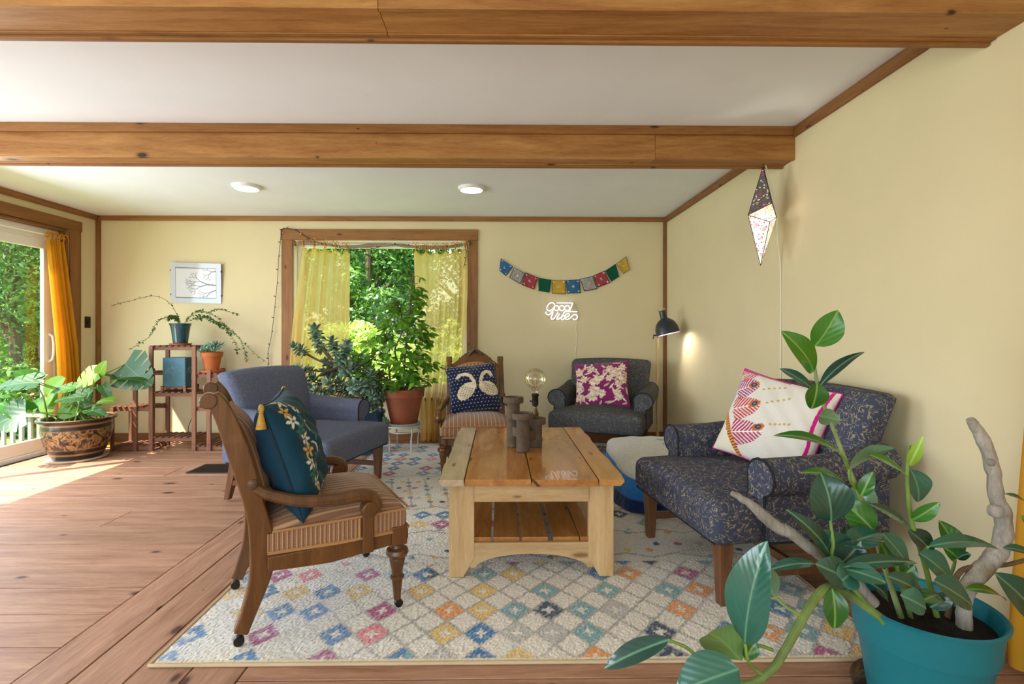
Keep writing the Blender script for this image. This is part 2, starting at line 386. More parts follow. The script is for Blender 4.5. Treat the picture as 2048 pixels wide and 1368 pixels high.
# ceiling lights
M_lamp = M_emit('led_diffuser', (1.0, 0.97, 0.92), 6.0)
def disc(px, py, label):
    p = on_floor(px, py, ZC) if False else None
    d = ray(px, py); q = Vector((0, 0, HC)) + d*((ZC-HC)/d.z)
    t = thing('ceiling_light', label, 'light', (q.x, q.y, ZC), group='flat round ceiling lights')
    MB().lathe([(0.112, 0), (0.112, -0.012), (0.104, -0.024), (0.094, -0.026), (0.094, -0.014)], 40).build('rim', W['white'], t)
    MB().lathe([(0.0935, -0.016), (0.0935, -0.0245), (0.06, -0.027), (0.001, -0.0275)], 40, cap=False).build('diffuser', M_lamp, t)
disc(493, 372, 'flat round white ceiling light left of the window'); disc(943, 375, 'flat round white ceiling light over the window right end')

# back window
wd = struct(thing('window_1', None, None, (0, YB, 0)))
for nm, lo, hi, m in (('casing_board', (-2.276, -0.022, 0.42), (WX0, 0, 2.105), 'trimz'), ('casing_board', (WX1, -0.022, 0.42), (-0.227, 0, 2.105), 'trimz'),
                      ('head_board', (-2.285, -0.024, 2.105), (-0.222, 0, 2.218), 'trimx'), ('window_stool', (-2.30, -0.06, 0.425), (-0.205, 0.0, 0.455), 'trimx')):
    c = [(a+b)/2 for a, b in zip(lo, hi)]
    o = MB().box([a-k for a, k in zip(lo, c)], [b-k for b, k in zip(hi, c)]).build(nm, W[m], wd, False, bevel=0.004); o.location = c
fw = 0.05
MB().box((WX0, 0.0, WZ0), (WX0+0.012, T, WZ1)).box((WX1-0.012, 0.0, WZ0), (WX1, T, WZ1)).box((WX0, 0, WZ1-0.012), (WX1, T, WZ1)).box((WX0, 0, WZ0), (WX1, T, WZ0+0.012)).build('jamb_lining', W['cream'], wd, False)
MB().box((WX0+0.012, 0.08, WZ0+0.012), (WX0+0.012+fw, 0.13, WZ1-0.012)).box((WX1-0.012-fw, 0.08, WZ0+0.012), (WX1-0.012, 0.13, WZ1-0.012)).box((WX0+0.062, 0.08, WZ1-0.062), (WX1-0.062, 0.13, WZ1-0.012)).box((WX0+0.062, 0.08, WZ0+0.012), (WX1-0.062, 0.13, WZ0+0.075)).build('sash_frame', W['white'], wd, False, bevel=0.004)
MB().box((WX0+0.06, 0.10, WZ0+0.07), (WX1-0.06, 0.106, WZ1-0.06)).build('pane', W['glass'], wd, False)

# sliding glass door on the left wall
dr = struct(thing('door_1', None, None, (XL, 0, 0)))
for nm, lo, hi, m in (('casing_board', (0, DY1, 0), (0.022, DY1+0.125, DZ1), 'trimz'), ('head_board', (0, DY0-0.12, DZ1-0.005), (0.026, DY1+0.135, DZ1+0.095), 'trimy'),
                      ('jamb_board', (-0.10, DY1-0.02, 0), (0, DY1, DZ1), 'trimz'), ('head_jamb_board', (-0.10, DY0, DZ1-0.03), (0, DY1-0.02, DZ1-0.006), 'trimy')):
    c = [(a+b)/2 for a, b in zip(lo, hi)]
    o = MB().box([a-k for a, k in zip(lo, c)], [b-k for b, k in zip(hi, c)]).build(nm, W[m], dr, False, bevel=0.004); o.location = c
x0, x1 = -0.13, -0.075; ya = DY1-0.02
MB().box((x0, DY0, DZ1-0.13), (x1, ya, DZ1-0.03)).box((x0, ya-0.05, 0.02), (x1, ya, DZ1-0.13)).box((x0-0.01, DY0, 0), (x1+0.02, ya, 0.035)).build('door_frame', W['white'], dr, False, bevel=0.004)
yb = ya-0.05
MB().box((-0.115, yb-0.105, 0.035), (-0.08, yb-0.002, DZ1-0.13)).box((-0.115, 3.70, 0.035), (-0.08, yb-0.105, 0.15)).box((-0.115, 3.70, DZ1-0.22), (-0.08, yb-0.105, DZ1-0.13)).box((-0.115, 3.62, 0.035), (-0.08, 3.70, DZ1-0.13)).build('sliding_panel', W['white'], dr, False, bevel=0.005)
MB().box((-0.10, 3.70, 0.15), (-0.095, yb-0.105, DZ1-0.22)).build('pane', W['glass'], dr, False)
MB().box((-0.14, 2.47, 0.035), (-0.118, 2.55, DZ1-0.13)).box((-0.14, 3.60, 0.035), (-0.118, 3.68, DZ1-0.13)).box((-0.14, 2.55, 0.035), (-0.118, 3.60, 0.15)).box((-0.14, 2.55, DZ1-0.22), (-0.118, 3.60, DZ1-0.13)).build('fixed_panel', W['white'], dr, False, bevel=0.005)
h = MB(); pts = crv([(-0.08, yb-0.05, 0.86), (-0.045, yb-0.05, 0.89), (-0.035, yb-0.05, 0.99), (-0.045, yb-0.05, 1.09), (-0.08, yb-0.05, 1.12)], 5)
h.tube(pts, 0.011, 8).build('pull_handle', W['white'], dr)
h = MB(); pts = crv([(-0.115, yb-0.075, 0.88), (-0.145, yb-0.075, 0.92), (-0.145, yb-0.075, 1.06), (-0.115, yb-0.075, 1.10)], 5)
h.tube(pts, 0.010, 8).build('outer_handle', W['metal_dark'], dr)

# light switch
p = at(186, 645, 5.12); t = thing('light_switch', 'dark bronze toggle light switch plate beside the sliding door', 'switch', (XL, 5.145, 1.24))
MB().box((0, -0.036, -0.058), (0.006, 0.036, 0.058)).build('plate', W['metal_dark'], t, False, bevel=0.003)
MB().box((0.006, -0.006, -0.012), (0.016, 0.006, 0.010)).build('toggle', W['black'], t, False, bevel=0.002)
# floor register
t = thing('floor_vent', 'dark metal floor register set in the boards', 'vent', (-2.33, 4.19, 0.0))
MB().box((-0.19, -0.14, 0), (0.19, -0.115, 0.006)).box((-0.19, 0.115, 0), (0.19, 0.14, 0.006)).box((-0.19, -0.115, 0), (-0.165, 0.115, 0.006)).box((0.165, -0.115, 0), (0.19, 0.115, 0.006)).build('frame', W['metal_dark'], t, False, bevel=0.002)
MB().box((-0.165, -0.115, 0.0002), (0.165, 0.115, 0.001)).build('well_shade', W['black'], t, False)  # flat black sheet stands for the shade inside the register
for i in range(18):
    y = -0.108 + i*0.0127; MB().box((-0.165, y, 0.001), (0.165, y+0.006, 0.005)).build('louver', W['metal_dark'], t, False)

# ---------------------------------------------------------------- outdoors
gm = NT('grass'); v = gm.coord(rnd=False); g = gm.done(gm.bsdf(gm.ramp(gm.noise(v, 3, 6), [(0.3, '#4F6B2C'), (0.7, '#93A556')]), 0.9, 0, gm.bump(gm.noise(v, 60), 0.6, 0.05)))
def ground():
    b = MB(); b.grid(lambda u, w: (-40+70*u, -25+65*w, -0.75 + 0.12*math.sin(u*23)*math.cos(w*19)), 60, 60)
    o = b.build('lawn', g); return struct(o)
ground()
leafA = M_leaf('tree_leaf_mid', '#4E7F2C', '#A9CC62', 0.5, 0.4, True); leafB = M_leaf('tree_leaf_dark', '#335F28', '#7FAE52', 0.5, 0.3, True); leafC = M_leaf('shrub_leaf_bright', '#93B84A', '#DDEB96', 0.5, 0.45, True)
bark = M_wood('bark', '#4A3B2C', '#7A6650', 2, 0.9, None, 10, 3, bump=0.5)
def leaf_cloud(n_cl, per, rad, size, zc, seed):
    r = np.random.default_rng(seed)
    d = r.normal(size=(n_cl, 3)); d /= np.linalg.norm(d, axis=1)[:, None]; d *= (r.random(n_cl)**0.35)[:, None]
    cc = d*np.array(rad) + np.array([0, 0, zc]); cr = (0.16+0.16*r.random(n_cl))*min(rad)
    e = r.normal(size=(n_cl, per, 3)); e /= np.linalg.norm(e, axis=2)[:, :, None]; e *= (0.55+0.45*r.random((n_cl, per, 1)))
    P = (cc[:, None, :] + e*cr[:, None, None]).reshape(-1, 3); N = (e + 0.7*r.normal(size=e.shape) + np.array([0, 0, 0.5])).reshape(-1, 3); N /= np.linalg.norm(N, axis=1)[:, None]
    A = np.cross(N, r.normal(size=N.shape)); A /= np.linalg.norm(A, axis=1)[:, None]; B = np.cross(N, A)
    s = size*(0.6+0.8*r.random((len(P), 1)))
    V = np.stack([P-A*s, P-B*s*0.45+N*s*0.08, P+A*s, P+B*s*0.45+N*s*0.08], 1).reshape(-1, 3)
    k = len(P); me = bpy.data.meshes.new('foliage'); me.vertices.add(4*k); me.vertices.foreach_set('co', V.astype(np.float32).ravel())
    me.loops.add(4*k); me.loops.foreach_set('vertex_index', np.arange(4*k, dtype=np.int32)); me.polygons.add(k); me.polygons.foreach_set('loop_start', np.arange(0, 4*k, 4, dtype=np.int32)); me.update(calc_edges=True); return me
def tree(x, y, zb, rad, zc, mat, label, seed, n_cl=110, per=190, size=0.062, name='tree', cat='tree', trunk=0.14):
    t = thing(name, label, cat, (x, y, zb), 0)
    me = leaf_cloud(n_cl, per, rad, size, zc, seed); me.materials.append(mat); o = bpy.data.objects.new('foliage', me); COL.objects.link(o); o.parent = t; o['kind'] = 'stuff'
    b = MB().tube(crv([(0, 0, 0), (0.05*rad[0], 0.02, zc*0.4), (-0.03, 0.04, zc*0.8), (0.02, 0, zc+rad[2]*0.5)], 4), [trunk*(1-0.05*i) for i in range(13)], 8)
    for k in range(6):
        a = k*1.05+seed; z = zc*(0.5+0.07*k); b.tube([(0, 0, z), (math.cos(a)*rad[0]*0.3, math.sin(a)*rad[1]*0.3, z+rad[2]*0.2), (math.cos(a)*rad[0]*0.7, math.sin(a)*rad[1]*0.7, z+rad[2]*0.35)], [trunk*0.4, trunk*0.25, trunk*0.08], 6)
    b.build('trunk', bark, t); return t
tree(-1.0, 14.5, -0.75, (2.6, 2.0, 3.2), 4.2, leafB, 'dark green tree standing behind the window centre outdoors', 1)
tree(-4.6, 14.0, -0.75, (2.4, 2.0, 3.0), 3.8, leafA, 'mid green tree outdoors behind the left window curtain', 2)
tree(-3.1, 12.0, -0.75, (1.7, 1.6, 2.6), 3.6, leafB, 'tall leafy tree outdoors seen above the jade plant', 3)
tree(1.4, 13.0, -0.75, (2.0, 1.8, 2.8), 3.6, leafA, 'leafy tree outdoors behind the right window curtain', 4)
tree(-2.35, 9.3, -0.75, (1.25, 1.0, 1.05), 1.15, leafC, 'sunlit yellow-green shrub outdoors low in the window opening', 5, 80, 170, 0.05, 'shrub', 'shrub', 0.05)
tree(-0.5, 9.8, -0.75, (1.2, 1.0, 1.0), 1.0, leafC, 'sunlit yellow-green shrub outdoors behind the ficus', 6, 70, 170, 0.05, 'shrub', 'shrub', 0.05)
tree(-4.3, 9.6, -0.75, (1.2, 1.0, 1.1), 1.1, leafC, 'sunlit shrub outdoors behind the left window curtain', 8, 70, 170, 0.05, 'shrub', 'shrub', 0.05)
tree(-10.9, 11.3, -0.9, (2.0, 2.0, 3.2), 3.6, leafB, 'dense dark tree beyond the sliding door at left edge', 9)
tree(-14.6, 15.2, -0.9, (2.2, 2.2, 3.6), 4.6, leafA, 'taller tree beyond the dense dark one outside the door', 10)
tree(-12.6, 13.6, -0.9, (1.8, 1.8, 3.0), 3.2, leafA, 'green tree beyond the door stile outdoors', 12)
tree(-8.6, 9.0, -0.9, (0.8, 0.8, 0.7), 0.75, leafB, 'low bush beyond the deck railing outdoors', 13, 40, 90, 0.07, 'shrub', 'shrub', 0.05)
# lower deck railing
rw = M_wood('weathered_deck', '#8D8B86', '#C4C2BC', 2, 0.8, None, 12, 2)
t = thing('deck_railing', 'weathered pale grey deck railing with pickets outside the sliding door', 'railing', (-6.6, 6.75, -0.75), math.radians(8))
MB().box((-2.2, -0.045, 0.76), (1.6, 0.045, 0.80)).build('top_rail', rw, t, False); MB().box((-2.2, -0.02, 0.06), (1.6, 0.02, 0.12)).build('bottom_rail', rw, t, False)
pk = MB().box((-0.02, -0.02, 0.12), (0.02, 0.02, 0.76)).build('picket', rw, t, False); pk.location.x = -2.1
for i in range(1, 36): inst(pk, t, Matrix.Translation((-2.1+i*0.105, 0, 0)))
# ---------------------------------------------------------------- rug
RX0, RX1, RY0, RY1 = -1.18, 1.38, 1.70, 5.07
PAL = {'navy': '#22344F', 'teal': '#6E9A9C', 'orange': '#DE8B35', 'mag': '#A8326B', 'yel': '#D9B25C', 'blue': '#2F6E9E', 'grey': '#B4AFA4', 'coral': '#D9787A'}
PAL = {k: hexrgb(v) for k, v in PAL.items()}
def make_rug():
    nx, ny = 380, 500
    x = np.linspace(0, RX1-RX0, nx+1); y = np.linspace(0, RY1-RY0, ny+1); X, Y = np.meshgrid(x, y)
    r = np.random.default_rng(5); XX = X + r.normal(0, 0.0018, X.shape); YY = Y + r.normal(0, 0.0022, X.shape)
    def smooth(sc, seed):
        rr = np.random.default_rng(seed); g = rr.random((40, 40)); fx = np.clip(X/sc, 0, 38.9); fy = np.clip(Y/sc, 0, 38.9)
        ix, iy = fx.astype(int), fy.astype(int); u, w = fx-ix, fy-iy; u = u*u*(3-2*u); w = w*w*(3-2*w)
        return (g[iy, ix]*(1-u)+g[iy, ix+1]*u)*(1-w) + (g[iy+1, ix]*(1-u)+g[iy+1, ix+1]*u)*w
    cream = hexrgb('#DDD3C2'); line = hexrgb('#8A8378'); C = np.ones(X.shape+(3,))*cream
    sx, sy = 0.134, 0.152; u = XX/sx - 0.30; w = YY/sy - 0.05
    iu, iw = np.round(u).astype(int), np.round(w).astype(int); d = np.abs(u-iu)+np.abs(w-iw)
    zone = (Y < 0.74) | ((Y > 1.12) & (Y < 1.44)) | (Y > 2.22)
    fade = np.clip((smooth(0.30, 3)-0.30)*2.2 + np.clip((X-0.75)*1.4, -0.55, 0.7), 0.0, 1.0)
    on = (np.abs(d-0.5) < 0.058) & zone
    C[on] = (cream*(1-0.75*fade[..., None]) + line*0.75*fade[..., None])[on]
    keys = ['navy', 'none', 'teal', 'orange', 'none', 'mag', 'yel', 'none', 'teal', 'grey', 'blue']
    hsh = (iu*7 + iw*13 + (iu*iw) % 5*3 + (iu//2) * 5) % 11
    half = r.random(X.shape) < 0.14
    for k, kk in enumerate(keys):
        if kk == 'none': continue
        m = (hsh == k) & (d < 0.46) & (d > 0.15 + 0.05*np.cos(4*np.arctan2(w-iw, u-iu))) & zone
        blue_side = (X < 0.85) & (kk in ('navy', 'teal', 'grey')); cc = PAL[kk]
        C[m] = cc
        C[m & blue_side] = PAL['blue'] if kk != 'grey' else hexrgb('#A9BFD0')
        if kk in ('orange',): C[m & (X < 0.8)] = PAL['coral']
        C[m & half] = C[m & half]*0.55 + 0.45*cream
    # scattered small motifs between the lattice bands
    dz = ~zone; su = 0.115; a = XX/su + 0.5*(np.floor(YY/0.075) % 2); b = YY/0.075
    ia, ib = np.floor(a), np.floor(b); hh = ((ia*17+ib*29) % 13).astype(int); dd = np.hypot((a-ia-0.5)*su, (b-ib-0.5)*0.075)
    for k, kk in ((0, 'navy'), (2, 'teal'), (4, 'mag'), (6, 'yel'), (8, 'grey'), (10, 'orange')):
        C[dz & (hh == k) & (dd < 0.020)] = PAL[kk]
    # strings of beads and long hexagon lines
    bead = (Y > 1.50) & (Y < 2.15); p = (XX + 0.22*(YY-1.5))/0.125; ip = np.round(p); q = YY/0.085; iq = np.round(q)
    C[bead & (np.abs(p-ip) < 0.05)] = hexrgb('#A8A094')
    C[bead & (np.hypot((p-ip)*0.125, (q-iq)*0.085) < 0.021) & ((ip+iq) % 3 != 0)] = PAL['navy']*0.6+PAL['grey']*0.4
    C[bead & (np.hypot((p-ip)*0.125, (q-iq)*0.085) < 0.021) & ((ip+iq) % 5 == 1)] = PAL['yel']
    for y0, am in ((0.78, 0.05), (1.08, 0.05), (1.47, 0.05), (2.19, 0.045)):
        z = y0 + am*np.abs(((XX/0.26) % 1)-0.5)*2; C[np.abs(YY-z) < 0.007] = line*0.8+cream*0.2
    # worn area toward the left, with a cool daylight cast put into the colour
    cool = np.clip((0.95-X)*1.3, 0, 1)*np.clip(smooth(0.25, 9)*1.7-0.35, 0, 1); C = C*(1-0.45*cool[..., None]) + hexrgb('#B9C1CE')*0.45*cool[..., None]
    C *= (0.90 + 0.16*r.random(X.shape))[..., None]*(0.94+0.10*smooth(0.16, 4))[..., None]
    Z = 0.010 + 0.0035*r.random(X.shape); e = np.minimum(np.minimum(X, X.max()-X), np.minimum(Y, Y.max()-Y)); Z = np.where(e < 0.008, 0.004, Z); C[e < 0.014] = hexrgb('#CDBB9C')
    V = np.stack([X+RX0, Y+RY0, Z], -1).reshape(-1, 3); I = np.arange((nx+1)*(ny+1)).reshape(ny+1, nx+1)
    F = np.stack([I[:-1, :-1], I[:-1, 1:], I[1:, 1:], I[1:, :-1]], -1).reshape(-1, 4)
    me = bpy.data.meshes.new('area_rug'); me.from_pydata(V.tolist(), [], F.tolist()); me.update()
    at_ = me.color_attributes.new('Col', 'FLOAT_COLOR', 'POINT'); c4 = np.ones((len(V), 4), np.float32); c4[:, :3] = C.reshape(-1, 3); at_.data.foreach_set('color', c4.ravel())
    me.materials.append(M_attr('rug_pile', 0.95, 0.5, 260, 0.4)); root = thing('area_rug', 'cream area rug with colourful diamond lattice under the seating', 'rug', (0, 0, 0))
    o = bpy.data.objects.new('pile', me); COL.objects.link(o); o.parent = root
    bd = M_plain('rug_binding', '#BFA785', 0.9, bump=0.3); b = MB()
    b.tube([(RX0, RY0, 0.006), (RX1, RY0, 0.006)], 0.006, 8).tube([(RX0, RY1, 0.006), (RX1, RY1, 0.006)], 0.006, 8).tube([(RX0, RY0, 0.006), (RX0, RY1, 0.006)], 0.006, 8).tube([(RX1, RY0, 0.006), (RX1, RY1, 0.006)], 0.006, 8)
    b.build('binding', bd, root)
make_rug()
RZ = 0.0142   # top of the pile

# ---------------------------------------------------------------- coffee table
W['ctop'] = M_wood('varnished_top', '#8E5523', '#C98A45', 1, 0.26, '#4A2812', 8, 1.6, coat=0.35, knot_scale=(2, 7))
W['ctop2'] = M_wood('varnished_top_light', '#B07233', '#D9A25C', 1, 0.28, '#5A3418', 8, 1.6, coat=0.3, knot_scale=(2, 7))
W['ctop_glare'] = M_wood('glare_pale_board', '#A98A66', '#D8C4A4', 1, 0.35, '#5A3A20', 8, 1.6, coat=0.25, knot_scale=(2, 7))  # reflected glare on the left board put into its paler colour
W['pinez'] = M_wood('limed_pine_z', '#B9905E', '#DCBD8E', 2, 0.6, '#8A6238', 9, 1.4, knot_scale=(2.2, 8))
W['pinex'] = M_wood('limed_pine_x', '#B9905E', '#DCBD8E', 0, 0.6, '#8A6238', 9, 1.4, knot_scale=(2.2, 8))
W['piney'] = M_wood('limed_pine_y', '#B9905E', '#DCBD8E', 1, 0.6, '#8A6238', 9, 1.4, knot_scale=(2.2, 8))
TX0, TX1, TY0, TY1, TH = -0.268, 0.565, 2.22, 3.46, 0.475
ct = thing('coffee_table', 'rustic pine coffee table with varnished plank top and slatted lower shelf', 'table', ((TX0+TX1)/2, (TY0+TY1)/2, RZ))
hx, hy = (TX1-TX0)/2, (TY1-TY0)/2; top = TH-RZ
xs = [-hx, -hx+0.137*2*hx, -hx+0.496*2*hx, -hx+0.855*2*hx, hx]
for i, (a, b) in enumerate(zip(xs, xs[1:])):
    def fn(u, w, a=a, b=b, i=i):
        pass
    wav = lambda y, s: 0.004*math.sin(y*9+s*2)+0.003*math.sin(y*23+s)
    bm = MB(); n = 14
    for k in range(n+1):
        y = -hy + 2*hy*k/n; yo = 0.005*math.sin(i*2.1) if k in (0, n) else 0
        la = a + (wav(y, 1)+0.0 if i == 0 else 0.0012); rb = b - (wav(y, 4) if i == 3 else 0.0012)
        cl = 0.018 if i == 0 else 0.0; cr_ = 0.018 if i == 3 else 0.0; e = 0.0 if 0 < k < n else 0.0
        bm.v += [(la+cl, y+yo, top-0.03), (rb-cr_, y+yo, top-0.03), (rb, y+yo, top-0.012), (rb-0.002, y+yo, top), (la+0.002, y+yo, top), (la, y+yo, top-0.012)]
    for k in range(n):
        for j in range(6): bm.f.append((k*6+j, k*6+(j+1) % 6, (k+1)*6+(j+1) % 6, (k+1)*6+j))
    bm.f.append((5, 4, 3, 2, 1, 0)); bm.f.append(tuple(n*6+j for j in range(6)))
    bm.f = [f[::-1] for f in bm.f]
    bm.build('top_board', [W['ctop_glare'], W['ctop'], W['ctop'], W['ctop2']][i], ct, False, bevel=0.002)
lt = top-0.03
def leg(sx, sy):
    fx = sx*(hx-0.040); ix = sx*(hx-0.155); y0 = sy*(hy-0.06); y1 = sy*(hy-0.06-0.035)
    poly = [(fx, 0), (fx, lt), (ix, lt), (ix, 0.085), (sx*(hx-0.105), 0)]
    bm = MB(); bm.prism(poly, 1, min(y0, y1), max(y0, y1)); bm.build('leg', W['pinez'], ct, False, bevel=0.003)
for sx in (-1, 1):
    for sy in (-1, 1): leg(sx, sy)
ixx = hx-0.155; yi = hy-0.095
for sy in (-1, 1):
    MB().box((-ixx, sy*(hy-0.065)-0.012, 0.345), (ixx, sy*(hy-0.065)+0.006, lt)).build('apron', W['pinex'], ct, False, bevel=0.002)
    poly = [(-ixx-0.02, 0.155), (ixx+0.02, 0.155), (ixx+0.02, 0.04)] + [(0.258*math.cos(t), 0.035+0.068*math.sin(t)) for t in np.linspace(0.08, math.pi-0.08, 17)] + [(-ixx-0.02, 0.04)]
    y = sy*(hy-0.075); MB().prism(poly, 1, y-0.011, y+0.011).build('arched_rail', W['pinex'], ct, False, bevel=0.002)
for sx in (-1, 1):
    MB().box((sx*(hx-0.07)-0.011, -yi, 0.345), (sx*(hx-0.07)+0.011, yi, lt)).build('side_apron', W['piney'], ct, False, bevel=0.002)
    MB().box((sx*(hx-0.07)-0.011, -yi, 0.07), (sx*(hx-0.07)+0.011, yi, 0.155)).build('side_rail', W['piney'], ct, False, bevel=0.002)
sl = 0.122
for i in range(5):
    x = -ixx + 0.002 + i*(sl+0.0125) - 0.05 + 0.006*math.sin(i*3)
    bm = MB().box((-sl/2, -hy+0.075, 0.156), (sl/2, hy-0.075, 0.176)); o = bm.build('shelf_slat', W['ctop'], ct, False, bevel=0.003); o.location = (x+sl/2, 0, 0); o.rotation_euler = (0, 0, 0.006*math.cos(i*2))

# candle holder: three rough clay tubes joined by bridges
clay = M_plain('rough_stoneware', '#5A4A3A', 0.85, var=0.3, scale=22, bump=0.6)
ch = thing('candle_holder', 'rough brown stoneware candle holder of three joined tubes on the coffee table', 'candle holder', (0.132, 2.80, TH+0.001))
def tubec(x, y, h):
    o = MB().lathe([(0.033, 0), (0.037, 0.004), (0.037, h-0.045), (0.040, h-0.038), (0.057, h-0.034), (0.059, h-0.028), (0.0585, h-0.003), (0.056, h), (0.049, h), (0.048, h-0.022), (0.001, h-0.026)], 28, cap=False).build('tube', clay, ch); o.location = (x, y, 0)
P3 = [(-0.050, 0.075, 0.285), (0.0, -0.045, 0.212), (0.078, 0.070, 0.165)]
for p in P3: tubec(*p)
for (a, b, z) in ((0, 1, 0.095), (1, 2, 0.075), (0, 2, 0.06)):
    d = Vector((P3[b][0]-P3[a][0], P3[b][1]-P3[a][1], 0)); m = frame(d, (0, 0, 1), (P3[a][0], P3[a][1], z))
    MB().rbox((0, d.length/2, 0), (0.042, d.length-0.055, 0.055), 0.008, 3).build('bridge', clay, ch).matrix_local = m

# bulb lamp
lm = thing('table_lamp', 'small brass table lamp with a large clear globe bulb behind the candle holder', 'lamp', (0.222, 3.06, TH+0.001))
MB().lathe([(0.045, 0), (0.047, 0.006), (0.042, 0.014), (0.022, 0.022), (0.012, 0.034), (0.009, 0.06), (0.016, 0.075), (0.009, 0.088), (0.008, 0.11), (0.017, 0.135), (0.022, 0.155), (0.015, 0.175), (0.009, 0.19), (0.008, 0.205)], 24).build('turned_stem', W['brass'], lm)
MB().lathe([(0.010, 0.203), (0.018, 0.208), (0.020, 0.225), (0.019, 0.262), (0.023, 0.268), (0.023, 0.278), (0.017, 0.282)], 24).tube([(0.018, 0, 0.235), (-0.034, 0, 0.235)], 0.004, 8).build('socket', W['metal_dark'], lm)
gt = NT('bulb_glass'); fz = gt.n('ShaderNodeLayerWeight'); fz.inputs[0].default_value = 0.35
tr = gt.n('ShaderNodeBsdfTransparent'); tr.inputs[0].default_value = (1.0, 0.97, 0.88, 1); gl = gt.n('ShaderNodeBsdfGlossy'); gl.inputs['Roughness'].default_value = 0.02; gl.inputs[0].default_value = (1, 0.97, 0.85, 1)
mx = gt.n('ShaderNodeMixShader'); gt.l(gt.math('MULTIPLY', fz.outputs['Fresnel'], 0.9), mx.inputs[0]); gt.l(tr.outputs[0], mx.inputs[1]); gt.l(gl.outputs[0], mx.inputs[2]); W['bulb'] = gt.done(mx.outputs[0])
R = 0.064; zc = 0.282+0.030+R*0.93
MB().lathe([(0.014, 0.280), (0.014, 0.296)]+[(R*math.sin(a), zc-R*math.cos(a)) for a in np.linspace(0.34, math.pi-0.001, 22)], 36, cap=False).build('globe_bulb', W['bulb'], lm, angle=180)
fil = MB()
for k in range(6):
    a = k*math.pi/3; fil.tube([(0.004*math.cos(a), 0.006*math.sin(a), 0.30), (0.020*math.cos(a), 0.020*math.sin(a), zc-0.01), (0.010*math.cos(a+0.5), 0.010*math.sin(a+0.5), zc+0.03)], 0.0006, 4)
fil.build('filament', M_emit('filament_glow', (1.0, 0.72, 0.35), 0.08), lm)

# ---------------------------------------------------------------- upholstered armchairs
def M_scroll(name, base, base2, line, k=16.0, bands=5.0, width=0.10, amount=0.85):
    t = NT(name); v = t.coord(rnd=False); n = t.noise(v, k, 1.5, 0.5, 1.6)
    f = t.math('ABSOLUTE', t.math('SUBTRACT', t.math('FRACT', t.math('MULTIPLY', n, bands)), 0.5))
    gate = t.ramp(t.noise(v, k*1.7, 1), [(0.40, (0, 0, 0)), (0.47, (1, 1, 1))])
    ln = t.math('MULTIPLY', t.ramp(f, [(width*0.6, (1, 1, 1)), (width, (0, 0, 0))]), gate)
    wv = t.noise(v, 420, 2); bc = t.mix(wv, base, base2)
    cc = t.mix(t.math('MULTIPLY', ln, amount), bc, line)
    return t.done(t.bsdf(cc, 0.9, 0, t.bump(wv, 0.35, 0.003), sheen=0.0, spec=0.18))
W['uph_r'] = M_scroll('navy_scroll_fabric', '#30333F', '#50556A', '#A39478', 24, 5, 0.15, 0.7)
W['uph_b'] = M_scroll('charcoal_scroll_fabric', '#36363A', '#58585E', '#857E70', 34, 5, 0.14, 0.75)
W['uph_l'] = M_scroll('skylit_scroll_fabric', '#444B64', '#78819E', '#968F86', 44, 5, 0.14, 0.55)  # blue-grey cloth with sky light put into the bluer, lighter colour
W['pipe'] = M_plain('dark_piping', '#191A22', 0.8)
W['legw'] = M_wood('chair_leg_wood', '#5A3722', '#7F5636', 2, 0.4, None, 12, 2, coat=0.2)
W['legx'] = M_wood('stretcher_wood', '#5A3722', '#7F5636', 0, 0.4, None, 12, 2, coat=0.2)

